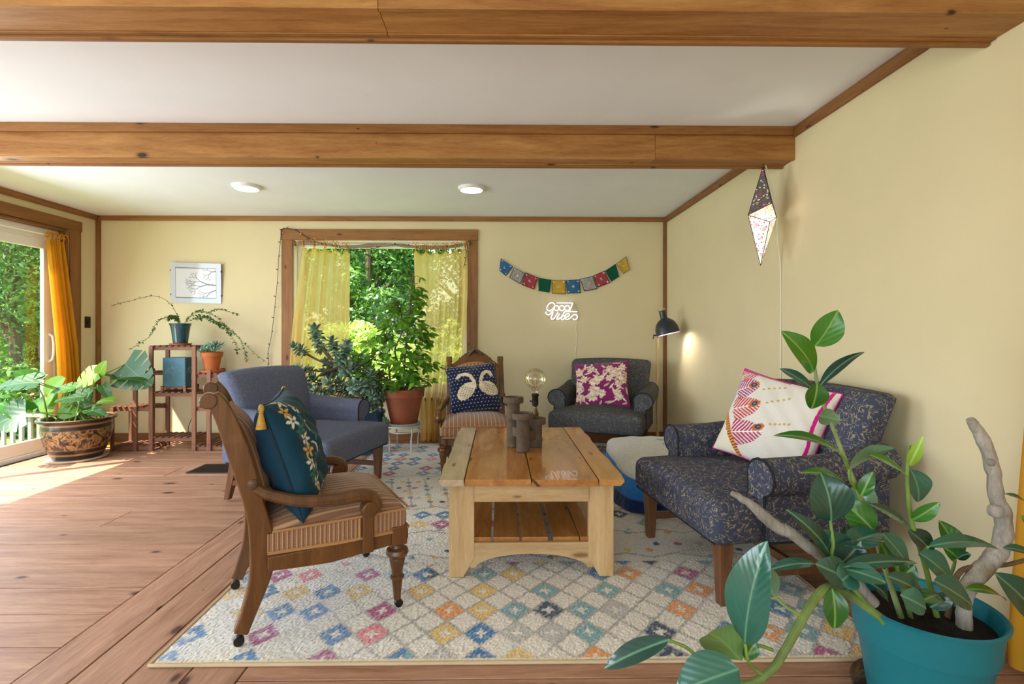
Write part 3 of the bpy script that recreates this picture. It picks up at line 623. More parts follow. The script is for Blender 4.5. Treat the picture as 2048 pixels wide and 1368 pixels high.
def armchair(label, loc, facing, fab, group=None):
    rz = math.atan2(facing[1], facing[0]) + math.pi/2
    t = thing('armchair', label, 'armchair', (loc[0], loc[1], loc[2]), rz, group)
    # seat: wide at the front, between the arms behind
    def seatf(p, q):
        x, y, z = p
        wy = 0.0 if y < -0.16 else min(1.0, (y+0.16)/0.05)
        x *= (1-0.20*wy)
        if q.z > 0: z += 0.045*(1-q.x**2)*(1-min(1, q.y**2)) + 0.012
        if y < -0.30: z -= 0.0
        return (x, y, z)
    MB().rbox((0, -0.03, 0.335), (0.82, 0.80, 0.165), 0.05, 10, seatf).build('seat', fab, t, angle=60)
    # back: leaning, wider at the top
    def backf(p, q):
        x, y, z = p; s = (q.z+1)/2
        x *= 0.90 + 0.13*s; y += 0.10*s*s + 0.04*s - 0.03*(1-q.x**2)*(1-q.z**2)*(1 if q.y < 0 else 0)
        z += 0.018*(1-q.x**2)*s
        return (x, y, z)
    MB().rbox((0, 0.245, 0.56), (0.76, 0.13, 0.58), 0.045, 8, backf).build('backrest', fab, t, angle=60)
    # arms
    for sg in (-1, 1):
        prof = []
        ang = np.linspace(math.radians(200), math.radians(-75), 12)
        prof += [(0.305, 0.26), (0.305, 0.50)]
        prof += [(0.385+0.083*math.cos(a), 0.525+0.075*math.sin(a)) for a in ang]
        prof += [(0.408, 0.44), (0.408, 0.26)]
        bm = MB(); n = len(prof); L = [(-0.215, 0.97, 0.0), (-0.20, 1.0, 0), (0.0, 1.0, 0.004), (0.20, 1.0, 0.02), (0.36, 0.98, 0.05)]
        for (y, k, dz) in L:
            for (x, z) in prof:
                cx, cz = 0.37, 0.42; zz = cz+(z-cz)*k + (dz if z > 0.42 else 0)
                bm.v.append((sg*(cx+(x-cx)*k), y, zz))
        for j in range(len(L)-1):
            for i in range(n): bm.f.append((j*n+i, j*n+(i+1) % n, (j+1)*n+(i+1) % n, (j+1)*n+i))
        bm.f.append(tuple(range(n))[::-1]); bm.f.append(tuple((len(L)-1)*n+i for i in range(n)))
        if sg > 0: bm.f = [f[::-1] for f in bm.f]
        bm.f = [f for f in bm.f]
        arm = bm.build('armrest', fab, t, angle=50)
        path = [(sg*x, -0.213, z) for x, z in prof[1:-1]] + [(sg*prof[-1][0], -0.213, 0.27)]
        MB().tube([(sg*prof[0][0], -0.213, 0.40)]+path, 0.0055, 6).build('piping', W['pipe'], arm)
    MB().tube([(-0.385, -0.415, 0.267), (0.385, -0.415, 0.267)], 0.005, 6).tube([(0.408, -0.21, 0.264), (0.408, 0.33, 0.264)], 0.005, 6).tube([(-0.408, -0.21, 0.264), (-0.408, 0.33, 0.264)], 0.005, 6).build('piping', W['pipe'], t)
    for sx in (-1, 1):
        MB().frustum((sx*0.345, -0.355, 0), (0.040, 0.040), (sx*0.345, -0.355, 0.262), (0.062, 0.062)).build('leg', W['legw'], t, False, bevel=0.004)
        MB().frustum((sx*0.335, 0.385, 0), (0.036, 0.040), (sx*0.335, 0.315, 0.262), (0.058, 0.058)).build('leg', W['legw'], t, False, bevel=0.004)
        MB().box((sx*0.342-0.011, -0.335, 0.10), (sx*0.342+0.011, 0.35, 0.135)).build('stretcher', W['legw'], t, False, bevel=0.002)
    MB().box((-0.33, -0.012, 0.102), (0.33, 0.012, 0.135)).build('stretcher', W['legx'], t, False, bevel=0.002)
    return t
armchair('navy scroll-patterned armchair at right holding the white embroidered cushion', (1.225, 2.43, RZ), (-0.992, -0.13), W['uph_r'], 'upholstered armchairs')
armchair('charcoal armchair against the back wall holding the floral cushion', (0.965, 4.62, RZ), (-0.39, -0.92), W['uph_b'], 'upholstered armchairs')
armchair('sky-lit blue-grey armchair at left in front of the jade plant', (-1.36, 3.60, RZ), (0.965, -0.26), W['uph_l'], 'upholstered armchairs')

# ---------------------------------------------------------------- antique low-armed chairs
W['walnut'] = M_wood('antique_walnut', '#4E2F16', '#7A5028', 2, 0.35, None, 12, 2.2, coat=0.3)
W['walnutd'] = M_wood('carved_walnut', '#4E331E', '#7A5B3C', 0, 0.45, None, 12, 2.2, coat=0.2, bump=0.4)
def M_stripe(name, axis, freq=31.0):
    t = NT(name); tc = t.n('ShaderNodeTexCoord'); sp = t.n('ShaderNodeSeparateXYZ'); t.l(tc.outputs['Object'], sp.inputs[0])
    f = t.math('FRACT', t.math('MULTIPLY', sp.outputs[axis], freq))
    cc = t.ramp(f, [(0.0, '#7A4A30'), (0.16, '#7A4A30'), (0.22, '#B98F63'), (0.36, '#C9A67C'), (0.44, '#8A5638'), (0.62, '#6E412C'), (0.72, '#A67A54'), (0.82, '#6A3E2A'), (1.0, '#7A4A30')])
    v = t.coord(rnd=False); n = t.noise(v, 300, 2)
    cc = t.mix(0.35, cc, t.mix(n, '#5C3A28', '#C4A27E'))
    h = t.math('ADD', t.math('SINE', t.math('MULTIPLY', sp.outputs[axis], freq*6.283)), n)
    return t.done(t.bsdf(cc, 0.85, 0, t.bump(h, 0.35, 0.003), sheen=0.25, spec=0.2))
W['strx'] = M_stripe('striped_velvet_x', 0); W['stry'] = M_stripe('striped_velvet_y', 1, 62.0)
W['outback'] = M_plain('grey_linen_back', '#B3ACA0', 0.9, bump=0.3)
W['gimp'] = M_plain('tan_gimp_braid', '#A87A4C', 0.8, bump=0.4)
PROF = [(0.300, 0.045), (0.272, 0.12), (0.243, 0.21), (0.228, 0.30), (0.236, 0.40), (0.262, 0.52), (0.298, 0.66), (0.335, 0.78), (0.362, 0.85), (0.392, 0.893)]
def prof_at(z):
    for (a, za), (b, zb) in zip(PROF, PROF[1:]):
        if za <= z <= zb: return a+(b-a)*(z-za)/(zb-za)
    return PROF[-1][0]
def antique(label, loc, facing, group, crest=True):
    rz = math.atan2(facing[1], facing[0]) + math.pi/2
    t = thing('antique_chair', label, 'chair', loc, rz, group)
    wood = W['walnut']
    for sg in (-1, 1):
        pts = crv([(sg*0.228, d, z) for d, z in PROF], 4)
        bm = MB(); n = len(pts); vs = []
        for i, p in enumerate(pts):
            d = (pts[min(i+1, n-1)]-pts[max(i-1, 0)]).normalized(); nn = Vector((0, d.z, -d.y)); z = p.z
            w = 0.020 + 0.005*math.sin(min(1, z/0.9)*math.pi); th = 0.024 + 0.018*math.exp(-((z-0.32)/0.14)**2) + 0.012*math.exp(-((z-0.68)/0.2)**2)
            for a, b in ((-1, -1), (1, -1), (1, 1), (-1, 1)): vs.append(p + Vector((a*w, 0, 0)) + nn*(b*th))
        fs = [(i*4+k, i*4+(k+1) % 4, (i+1)*4+(k+1) % 4, (i+1)*4+k) for i in range(n-1) for k in range(4)] + [(3, 2, 1, 0), tuple((n-1)*4+k for k in range(4))]
        bm.add(vs, fs); po = bm.build('back_post', wood, t, bevel=0.006, angle=40)
        MB().tube([(sg*0.228-0.026, 0.398, 0.878), (sg*0.228+0.026, 0.398, 0.878)], 0.028, 16).build('scroll', wood, po, bevel=0.004)
        MB().tube([(sg*0.228-0.010, 0.305, 0.018), (sg*0.228+0.010, 0.305, 0.018)], 0.018, 14).tube([(sg*0.228, 0.30, 0.045), (sg*0.228, 0.303, 0.02)], 0.008, 8).build('castor', W['metal_dark'], t)
        # turned front leg
        fl_ = MB().lathe([(0.010, 0.03), (0.014, 0.034), (0.016, 0.06), (0.022, 0.115), (0.028, 0.12), (0.028, 0.128), (0.021, 0.134), (0.024, 0.16), (0.032, 0.195), (0.030, 0.205), (0.040, 0.212), (0.046, 0.224), (0.042, 0.238), (0.028, 0.246), (0.024, 0.256), (0.030, 0.262)], 20, Matrix.Translation((sg*0.262, -0.262, 0)))
        fo = fl_.build('front_leg', wood, t)
        MB().box((sg*0.262-0.031, -0.295, 0.26), (sg*0.262+0.031, -0.232, 0.335)).build('leg_block', wood, fo, False, bevel=0.004)
        MB().rbox((sg*0.262, -0.297, 0.297), (0.036, 0.012, 0.044), 0.004, 2).build('carved_panel', W['walnutd'], fo)
        MB().tube([(sg*0.262-0.009, -0.268, 0.016), (sg*0.262+0.009, -0.268, 0.016)], 0.016, 14).tube([(sg*0.262, -0.262, 0.036), (sg*0.262, -0.266, 0.018)], 0.008, 8).build('castor', W['metal_dark'], t)
        # side rail, side panel, piping
        x = sg*0.268
        poly = [(-0.235, 0.262), (-0.235, 0.312), (0.215, 0.312), (0.215, 0.262), (0.10, 0.252), (0.0, 0.245), (-0.10, 0.252)]
        MB().prism(poly, 0, x-0.013, x+0.013).build('side_rail', W['walnut'], t, False, bevel=0.004)
        pb = MB()
        for k in range(9):
            y = -0.285 + 0.50*k/8; hh = 0.400 - 0.012*(k/8)**2
            xo = 0.284*(1-0.10*max(0, y+0.035)/0.26)
            pb.v += [(sg*xo, y, 0.312), (sg*(xo+0.002), y, hh), (sg*0.23, y, 0.312), (sg*0.23, y, hh)]
        for k in range(8):
            pb.f += [(k*4+4, k*4+5, k*4+1, k*4)] if sg > 0 else [(k*4, k*4+1, k*4+5, k*4+4)]
        pb.f += [(0, 2, 3, 1), (32, 33, 35, 34)]
        pb.build('side_panel', W['stry'], t)
        MB().tube([(sg*0.287, -0.292, 0.318), (sg*0.287, -0.03, 0.318), (sg*0.260, 0.215, 0.318)], 0.0065, 6).tube([(sg*0.288, -0.292, 0.402), (sg*0.288, -0.03, 0.402), (sg*0.262, 0.20, 0.394)], 0.005, 6).tube([(sg*0.288, -0.105, 0.318), (sg*0.288, -0.105, 0.398)], 0.006, 6).tube([(sg*0.288, -0.165, 0.318), (sg*0.288, -0.165, 0.398)], 0.006, 6).build('braid', W['gimp'], t)
        # low scrolled arm and its post
        ap = crv([(sg*0.232, 0.268, 0.565), (sg*0.252, 0.21, 0.528), (sg*0.285, 0.10, 0.497), (sg*0.300, -0.02, 0.487), (sg*0.302, -0.10, 0.490), (sg*0.302, -0.150, 0.474), (sg*0.302, -0.165, 0.440), (sg*0.302, -0.140, 0.418), (sg*0.302, -0.115, 0.430), (sg*0.302, -0.120, 0.447)], 5)
        ra = [0.019+0.006*min(1, i/18) if i < 30 else max(0.006, 0.025-0.0013*(i-30)) for i in range(len(ap))]
        ao = MB().tube(ap, ra, 10).build('arm', wood, t)
        MB().tube([(sg*0.276, -0.137, 0.436), (sg*0.330, -0.137, 0.436)], 0.030, 18).build('arm_scroll', wood, ao, bevel=0.004)
        MB().rbox((sg*0.236, 0.262, 0.572), (0.052, 0.040, 0.046), 0.018, 3).build('rosette', W['walnutd'], ao)
        MB().box((sg*0.290-0.016, -0.156, 0.262), (sg*0.290+0.016, -0.114, 0.425)).build('arm_post', wood, t, False, bevel=0.004)
        pb2 = [(-0.02, 0)]
    MB().prism([(-0.235, 0.262), (-0.235, 0.318), (0.235, 0.318), (0.235, 0.262), (0.10, 0.250), (0, 0.244), (-0.10, 0.250)], 1, -0.283, -0.255).build('front_rail', W['walnut'], t, False, bevel=0.004)
    MB().box((-0.215, 0.215, 0.262), (0.215, 0.24, 0.33)).build('rear_rail', W['walnut'], t, False, bevel=0.004)
    def sf(p, q):
        x, y, z = p
        if y > 0: x *= 1-0.10*(y/0.26)
        if q.z > 0: z += 0.058*(1-q.x**4)*(1-q.y**4)
        return (x, y, z)
    MB().rbox((0, -0.035, 0.362), (0.560, 0.535, 0.095), 0.032, 9, sf).build('seat', W['strx'], t, angle=60)
    MB().tube([(-0.272, -0.306, 0.322), (0.272, -0.306, 0.322)], 0.0065, 6).tube([(-0.275, -0.303, 0.404), (0.275, -0.303, 0.404)], 0.005, 6).build('braid', W['gimp'], t)
    # back: inside pad, outside linen, rails, carved crest
    z0, z1 = 0.475, 0.80
    def arch(x): return (0.055 if crest else 0.035)*max(0.0, 1-(x/0.19)**2)
    pad = MB(); pad.grid(lambda u, w: ((lambda x, z: (x, prof_at(min(z, 0.89)) - 0.034 - 0.050*(1-(2*u-1)**4)*(1-(2*w-1)**4), z))((u-0.5)*0.40, z0+(z1+arch((u-0.5)*0.40)-z0)*w)), 16, 14)
    pad.build('back_pad', W['strx'], t)
    ob = MB(); ob.grid(lambda u, w: ((lambda x, z: (-x, prof_at(min(z, 0.89)) + 0.016 + 0.012*(1-(2*u-1)**4)*(1-(2*w-1)**4), z))((u-0.5)*0.42, 0.34+(z1+arch((u-0.5)*0.40)-0.34)*w)), 14, 14)
    ob.build('outside_back', W['outback'], t)
    br = [(x, prof_at(z1+arch(x)) - 0.030, z1+arch(x)) for x in np.linspace(-0.2, 0.2, 15)]
    MB().tube([(-0.2, prof_at(z0)-0.03, z0)]+[(-0.2, prof_at(z)-0.03, z) for z in (0.56, 0.66, 0.76)]+br+[(0.2, prof_at(z)-0.03, z) for z in (0.76, 0.66, 0.56)]+[(0.2, prof_at(z0)-0.03, z0)], 0.007, 6).build('braid', W['gimp'], t)
    MB().box((-0.21, prof_at(0.45)-0.02, 0.435), (0.21, prof_at(0.45)+0.018, 0.478)).build('lower_back_rail', W['walnut'], t, False, bevel=0.005)
    cr = MB(); n = 20
    for i in range(n+1):
        x = -0.215+0.43*i/n; a = z1+0.004+arch(x); k = max(0, 1-abs(x)/0.19); b = a + (0.040 + 0.030*k + 0.012*math.sin(k*math.pi) if crest else 0.034+0.008*k)
        for z, dy in ((a, -0.024), (b, -0.020), (b, 0.022), (a, 0.022)): cr.v.append((x, prof_at(min(0.89, z))+dy+max(0, z-0.89)*0.35, z))
    for i in range(n):
        for k in range(4): cr.f.append((i*4+k, (i+1)*4+k, (i+1)*4+(k+1) % 4, i*4+(k+1) % 4))
    cr.f += [(0, 1, 2, 3), tuple(n*4+k for k in (3, 2, 1, 0))]
    co = cr.build('crest_rail', W['walnut'], t, bevel=0.006, angle=40)
    if not crest: return t
    cv = MB()
    for i in range(13):
        x = -0.135+0.27*i/12; k = max(0, 1-abs(x)/0.17); z = z1+arch(x)+0.048+0.030*k+0.028*k*k; r = 0.012+0.012*k
        cv.add([Vector(v)*r + Vector((x, prof_at(0.885)+0.004+max(0, z-0.89)*0.35, z)) for v in [(0,0,1.25),(1,0,0),(0,1,0),(-1,0,0),(0,-1,0),(0,0,-1.25),(.7,-.7,.3),(-.7,-.7,.3)]], [(0,1,2),(0,2,3),(0,3,7),(0,7,4),(0,4,6),(0,6,1),(5,2,1),(5,3,2),(5,4,3),(5,1,4),(4,1,6),(3,4,7)])
    cv.tube(crv([(-0.06, prof_at(0.89)-0.012, 0.915), (-0.03, prof_at(0.89)-0.016, 0.945), (0, prof_at(0.89)-0.014, 0.968), (0.03, prof_at(0.89)-0.016, 0.945), (0.06, prof_at(0.89)-0.012, 0.915)], 4), 0.011, 7)
    cv.build('carving', W['walnutd'], co, angle=50)
    return t
antique('carved walnut chair with striped seat nearest the viewer, seen from its side', (-0.77, 2.14, RZ), (0.875, 0.485), 'carved antique chairs', False)
antique('carved walnut chair with striped seat beyond the coffee table, holding the swan cushion', (-0.185, 4.10, RZ), (0.08, -0.997), 'carved antique chairs')
# ---------------------------------------------------------------- cushions
def seg_d(U, V, a, b):
    a, b = np.array(a, float), np.array(b, float); d = b-a; t = np.clip(((U-a[0])*d[0]+(V-a[1])*d[1])/max(1e-9, d @ d), 0, 1)
    return np.hypot(U-a[0]-t*d[0], V-a[1]-t*d[1])
def poly_d(U, V, pts): return np.minimum.reduce([seg_d(U, V, p, q) for p, q in zip(pts, pts[1:])])
def ell(U, V, c, r, ang):
    ca, sa = math.cos(ang), math.sin(ang); x, y = U-c[0], V-c[1]; return np.hypot((x*ca+y*sa)/r[0], (-x*sa+y*ca)/r[1])
def cushion(label, center, normal, up, size, thick, pattern, back, mat, n=120, name='cushion', wr=0.004, tassels=None, edge=None, sag=0.0):
    t = thing(name, label, 'cushion', center)
    nn = Vector(normal).normalized(); yy = Vector(up); yy = (yy-nn*yy.dot(nn)).normalized(); xx = yy.cross(nn)
    t.rotation_euler = Matrix((xx, yy, nn)).transposed().to_euler()
    r = np.random.default_rng(len(label)); u = np.sin(np.linspace(-math.pi/2, math.pi/2, n+1)*0.94)/math.sin(math.pi/2*0.94)
    U, V = np.meshgrid(u, u); ph = r.random(8)*6
    wx = np.sin(U*7+ph[0]+V*3)+np.sin(V*9+ph[1]-U*4)+0.6*np.sin((U+V)*15+ph[2])
    sx, sy = size
    def side(sg):
        X = sx/2*U*(1-0.07*(1-V**2)*U**4); Y = sy/2*V*(1-0.07*(1-U**2)*V**4) - sag*(1-V)*0.5*(1-U**2)
        Z = sg*(thick/2*((1-U**2).clip(0)*(1-V**2).clip(0))**0.42 + wr*wx*((1-U**2)*(1-V**2)).clip(0)**0.3 * (1 if sg > 0 else -1))
        return np.stack([X, Y, Z], -1).reshape(-1, 3)
    m = (n+1)**2; VV = np.concatenate([side(1), side(-1)]); I = np.arange(m).reshape(n+1, n+1)
    F1 = np.stack([I[:-1, :-1], I[:-1, 1:], I[1:, 1:], I[1:, :-1]], -1).reshape(-1, 4); F2 = F1[:, ::-1]+m
    C = np.concatenate([pattern(U, V).reshape(-1, 3), np.ones((m, 3))*hexrgb(back)])
    b = MB(); b.v = [tuple(x) for x in VV]; b.f = [tuple(int(k) for k in f) for f in np.concatenate([F1, F2])]
    o = b.build('cover', mat, t, colors=C, angle=180)
    # seam piping
    q = np.linspace(-1, 1, 25); e = 0.07
    P = [(sx/2*a, -sy/2*(1-e*(1-a*a)), 0) for a in q] + [(sx/2*(1-e*(1-a*a)), sy/2*a, 0) for a in q] + [(-sx/2*a, sy/2*(1-e*(1-a*a)), 0) for a in q] + [(-sx/2*(1-e*(1-a*a)), -sy/2*a, 0) for a in q]
    MB().tube(P+[P[0]], 0.004, 6, cap=False).build('seam', M_plain(name+'_seam', edge or back, 0.9), t)
    if tassels:
        inv = t.rotation_euler.to_matrix().inverted(); dn = inv @ Vector((0, 0, -1))
        for (a, c) in ((-1, 1), (1, 1)):
            base = Vector((sx/2*a, sy/2*c, 0.0)); mt = frame(dn, nn, base); b = MB(); R = Matrix.Rotation(-math.pi/2, 4, 'X')
            b.lathe([(0.004, -0.006), (0.009, 0.0), (0.011, 0.010), (0.008, 0.020), (0.010, 0.023), (0.007, 0.026), (0.011, 0.045), (0.019, 0.082), (0.016, 0.084)], 14, R)
            b.build('tassel', tassels, t).matrix_local = mt
    return t
W['knit'] = M_attr('knit_cover', 0.95, 0.5, 300); W['velvet'] = M_attr('velvet_cover', 0.6, 0.15, 200, 0.05); W['cotton'] = M_attr('cotton_cover', 0.9, 0.25, 500)
def pat_swan(U, V):
    r = np.random.default_rng(3); C = np.ones(U.shape+(3,))*hexrgb('#141D3A')
    cream = hexrgb('#D8C7A6')
    def uv(x, y):
        dx, dy = x-548, y-590; det = 287*257+47*54
        return ((dx*257-dy*54)/det, -(287*dy+47*dx)/det)
    for i in range(-7, 8):
        for j in range(-7, 8):
            c = (i/7.2 + (0.07 if j % 2 else 0), j/7.2); C[np.hypot(U-c[0], (V-c[1])) < 0.017] = hexrgb('#D8D8D0')
    for body, ang, neck, head in (((465, 655), 0.75, [(560, 600), (545, 545), (500, 490), (440, 470), (385, 478), (358, 510)], (352, 520)), ((722, 605), -0.45, [(625, 560), (622, 505), (640, 450), (675, 422), (720, 425), (742, 455)], (744, 462))):
        m = ell(U, V, uv(*body), (0.42, 0.27), ang) < 1; m |= poly_d(U, V, [uv(*p) for p in neck]) < 0.065; m |= ell(U, V, uv(*head), (0.07, 0.05), 0) < 1
        jag = r.random(U.shape) < 0.02; C[m & ~jag] = cream
        bc = uv(*body)
        for i in range(-2, 3):
            for j in range(-2, 3):
                c = (bc[0]+i*0.085+j*0.04, bc[1]-0.04+j*0.085-i*0.03); mm = ell(U, V, c, (0.034, 0.011), ang) < 1; C[mm] = hexrgb('#1A2340')
        C[np.hypot(U-uv(*head)[0], V-uv(*head)[1]) < 0.018] = hexrgb('#2A2A2A')
    for a in (-1, 1):
        for b in (-1, 1): C[(np.abs(U-a) + np.abs(V-b)) < 0.14] = hexrgb('#B5675A')
    return C*(0.88+0.2*r.random(U.shape))[..., None]
sw = at(947, 776, 4.20)
cushion('navy knitted cushion with two cream swans on the far carved chair', sw, (0.10, -0.90, 0.40), (-0.15, 0.3, 1), (0.43, 0.42), 0.15, pat_swan, '#141D3A', W['knit'], 150)
def pat_floral(U, V):
    r = np.random.default_rng(8); C = np.ones(U.shape+(3,))*hexrgb('#82245E'); cr = [hexrgb('#E3CDB0'), hexrgb('#D9B7A6'), hexrgb('#EBDCC4')]
    for k in range(60):
        c = r.uniform(-1, 1, 2); a = r.random()*6; L = r.uniform(0.1, 0.22)
        C[ell(U, V, c, (L, 0.035), a) < 1] = cr[k % 3]*0.92
    for k in range(26):
        c = r.uniform(-0.95, 0.95, 2); R = r.uniform(0.09, 0.16)
        for p in range(7):
            a = p*0.9+k; q = c+R*0.75*np.array([math.cos(a), math.sin(a)]); C[ell(U, V, q, (R*0.62, R*0.33), a) < 1] = cr[(k+p) % 3]
        C[np.hypot(U-c[0], V-c[1]) < R*0.22] = hexrgb('#D98A5A')
    m = r.random(U.shape) < 0.10; C[m] = C[m]*0.6 + hexrgb('#82245E')*0.4
    return C
cushion('magenta and cream floral cushion on the charcoal armchair', at(1203, 770, 4.60), (-0.36, -0.86, 0.38), (0.03, 0.35, 1), (0.50, 0.44), 0.15, pat_floral, '#82245E', W['cotton'], 130)
def pat_fern(U, V):
    r = np.random.default_rng(2); C = np.ones(U.shape+(3,))*hexrgb('#DDD6CC')
    def fern(c, ang, L, Wd, colr):
        ca, sa = math.cos(ang), math.sin(ang); a = ((U-c[0])*ca+(V-c[1])*sa)/L; b = (-(U-c[0])*sa+(V-c[1])*ca)/Wd
        m = (a > 0) & (a < 1) & (np.abs(b) < np.sqrt(np.clip(1-a**1.6, 0, 1))*np.clip(a*9+0.35, 0, 1)); st = ((a - 0.42*np.abs(b))*7.5) % 1 < 0.58
        C[m & st] = colr; C[m & (np.abs(b) < 0.035)] = hexrgb('#F0E8E0')
    fern((-0.93, 0.42), 0.55, 0.58, 0.27, hexrgb('#A22A78')); fern((-0.80, -0.02), 0.45, 0.66, 0.28, hexrgb('#C23A3E')); fern((-0.62, -0.52), 0.35, 0.70, 0.30, hexrgb('#B01E5C')); fern((-0.95, 0.80), 0.6, 0.45, 0.20, hexrgb('#C23A3E'))
    for c in ((-0.55, 0.66), (-0.33, 0.24), (-0.08, -0.22)):
        C[ell(U, V, c, (0.13, 0.075), 0.6) < 1] = hexrgb('#C4652C'); C[ell(U, V, c, (0.07, 0.05), 0.6) < 1] = hexrgb('#1F3A5C'); C[ell(U, V, c, (0.03, 0.02), 0.6) < 1] = hexrgb('#4C9A8A')
    for c0, d in (((-0.30, 0.62), (0.09, 0.045)), ((-0.10, 0.34), (0.09, 0.055)), ((0.12, -0.08), (0.08, 0.03))):
        for k in range(5): C[np.hypot(U-c0[0]-d[0]*k, V-c0[1]-d[1]*k) < 0.026] = hexrgb('#C2A050')
    w = U*0.80+V*0.60  # diagonal border at the lower left
    bnd = (w < -0.80) & (V < 0.25); C[bnd] = hexrgb('#E6DCC8'); s1 = (w < -0.80) & (w > -0.90) & (V < 0.25); C[s1] = hexrgb('#D9913A'); C[s1 & (((U*0.6-V*0.8)*16) % 1 < 0.4)] = hexrgb('#7A3A1E')
    for k in range(9):
        c = (-0.98+0.09*k, -0.12-0.105*k); C[bnd & ~s1 & (ell(U, V, c, (0.09, 0.07), 0.8) < 1)] = hexrgb(['#2E8A96', '#C23A3E', '#D9913A'][k % 3]); C[bnd & ~s1 & (ell(U, V, c, (0.045, 0.035), 0.8) < 1)] = hexrgb(['#C4502C', '#E6DCC8', '#1F3A5C'][k % 3])
    C[(np.abs(U-0.86+0.02*np.sin(V*5)) < 0.035)] = hexrgb('#C9187E'); C[(V > 0.94) & (U < 0.1)] = hexrgb('#C9187E')
    return C*(0.94+0.08*r.random(U.shape))[..., None]
cushion('white cushion embroidered with pink and red ferns on the navy armchair', at(1546, 846, 2.42), (-0.74, -0.56, 0.36), (0.15, -0.13, 1), (0.47, 0.45), 0.16, pat_fern, '#DDD6CC', W['cotton'], 190, edge='#C9187E')
def pat_teal(U, V):
    r = np.random.default_rng(6); C = np.ones(U.shape+(3,))*hexrgb('#0F3B50')
    for k in range(11):
        v = -0.95+0.19*k; u = -0.62+0.10*math.sin(k*1.3)
        C[poly_d(U, V, [(u-0.1, v-0.1), (u+0.05, v), (u-0.02, v+0.12)]) < 0.012] = hexrgb('#2E6E66')
        for p in range(5 if k % 3 == 2 else 6):
            a = p*1.256+k; q = (u+0.075*math.cos(a), v+0.075*math.sin(a)); cc = hexrgb('#D9A94C') if k % 4 == 1 else (hexrgb('#E6E0CC') if k % 4 in (0, 2) else hexrgb('#3C8072'))
            C[ell(U, V, q, (0.055, 0.026), a) < 1] = cc
        for p in range(4):
            q = (u+0.26+0.03*math.sin(p*2+k), v+0.05*p-0.08); C[ell(U, V, q, (0.045, 0.018), 1.1+0.5*p) < 1] = hexrgb('#DAD6C8') if k % 2 else hexrgb('#3C8072')
    return C*(0.92+0.12*r.random(U.shape))[..., None]
W['gold'] = M_plain('gold_silk', '#B98F3A', 0.5, var=0.25, scale=60, bump=0.4)
cushion('dark teal velvet cushion with gold tassels on the near carved chair', at(585, 897, 2.06), (0.92, 0.22, 0.30), (-0.25, -0.1, 1), (0.47, 0.46), 0.21, pat_teal, '#0F3448', W['velvet'], 150, tassels=W['gold'], wr=0.006, edge='#0C2A3A')

# ---------------------------------------------------------------- quilt draped over a low ottoman
def quilt():
    t = thing('draped_ottoman', 'low ottoman under a white quilt with a blue border beside the coffee table', 'ottoman', (1.19, 3.48, RZ))
    MB().rbox((0.0, 0.0, 0.115), (0.66, 0.78, 0.22), 0.05, 4).build('ottoman_body', M_plain('ottoman_cloth', '#8C8578', 0.9), t)
    n, m = 120, 46; hx, hy = 0.385, 0.43; b = MB(); cols = []; r = np.random.default_rng(4)
    for j in range(m+1):
        s = j/m
        for i in range(n):
            a = 2*math.pi*i/n; c, sn = math.cos(a), math.sin(a); k = 1/((abs(c)**5+abs(sn)**5)**0.2)
            ex, ey = hx*c*k, hy*sn*k
            far = 0.5+0.5*sn
            top = 0.245 + 0.075*far
            if s < 0.55:
                q = s/0.55; x, y = ex*q, ey*q; z = (top if q > 0.5 else 0.285+(top-0.285)*(q/0.5)) + 0.014*(1-q**2) - 0.022*max(0, q-0.85)/0.15 + 0.004*math.sin(x*40+y*23)*math.sin(y*31)
                z = 0.245+0.075*(0.5+0.5*y/hy) + 0.014*(1-q**2) - 0.022*max(0, q-0.85)/0.15 + 0.003*math.sin(x*44+y*23)*math.sin(y*37)
            else:
                q = (s-0.55)/0.45; wv = math.sin(a*9+1)+0.6*math.sin(a*15); fl_ = 1 + (0.10*q + 0.035*wv*q); x, y = ex*fl_, ey*fl_; z = (top-0.022)*(1-q) + 0.004 + 0.006*abs(wv)*q
            b.v.append((x, y, z))
            g = hexrgb('#D5D2CC')
            if s < 0.50:
                f = 0.5+0.5*math.sin(y*52+2*math.sin(x*9)); band = (math.sin(x*9.5+0.6) > 0.55)
                if band and f > 0.45: g = hexrgb('#A7A8A6')
            if s > 0.62: g = hexrgb('#2C74B4')
            if s > 0.86: g = hexrgb('#1E2C56')
            cols.append(g*(0.92+0.1*r.random()))
    for j in range(m):
        for i in range(n): b.f.append((j*n+i, j*n+(i+1) % n, (j+1)*n+(i+1) % n, (j+1)*n+i))
    tq = NT('quilted_cotton'); a = tq.n('ShaderNodeVertexColor', layer_name='Col'); v = tq.coord(rnd=False); vo = tq.n('ShaderNodeTexVoronoi', feature='DISTANCE_TO_EDGE'); tq.l(v, vo.inputs['Vector']); vo.inputs['Scale'].default_value = 26
    mq = tq.done(tq.bsdf(a.outputs[0], 0.9, 0, tq.bump(tq.math('MINIMUM', vo.outputs['Distance'], 0.25), 0.6, 0.02), sheen=0.2, spec=0.2))
    b.build('quilt', mq, t, colors=np.array(cols), angle=180)
quilt()

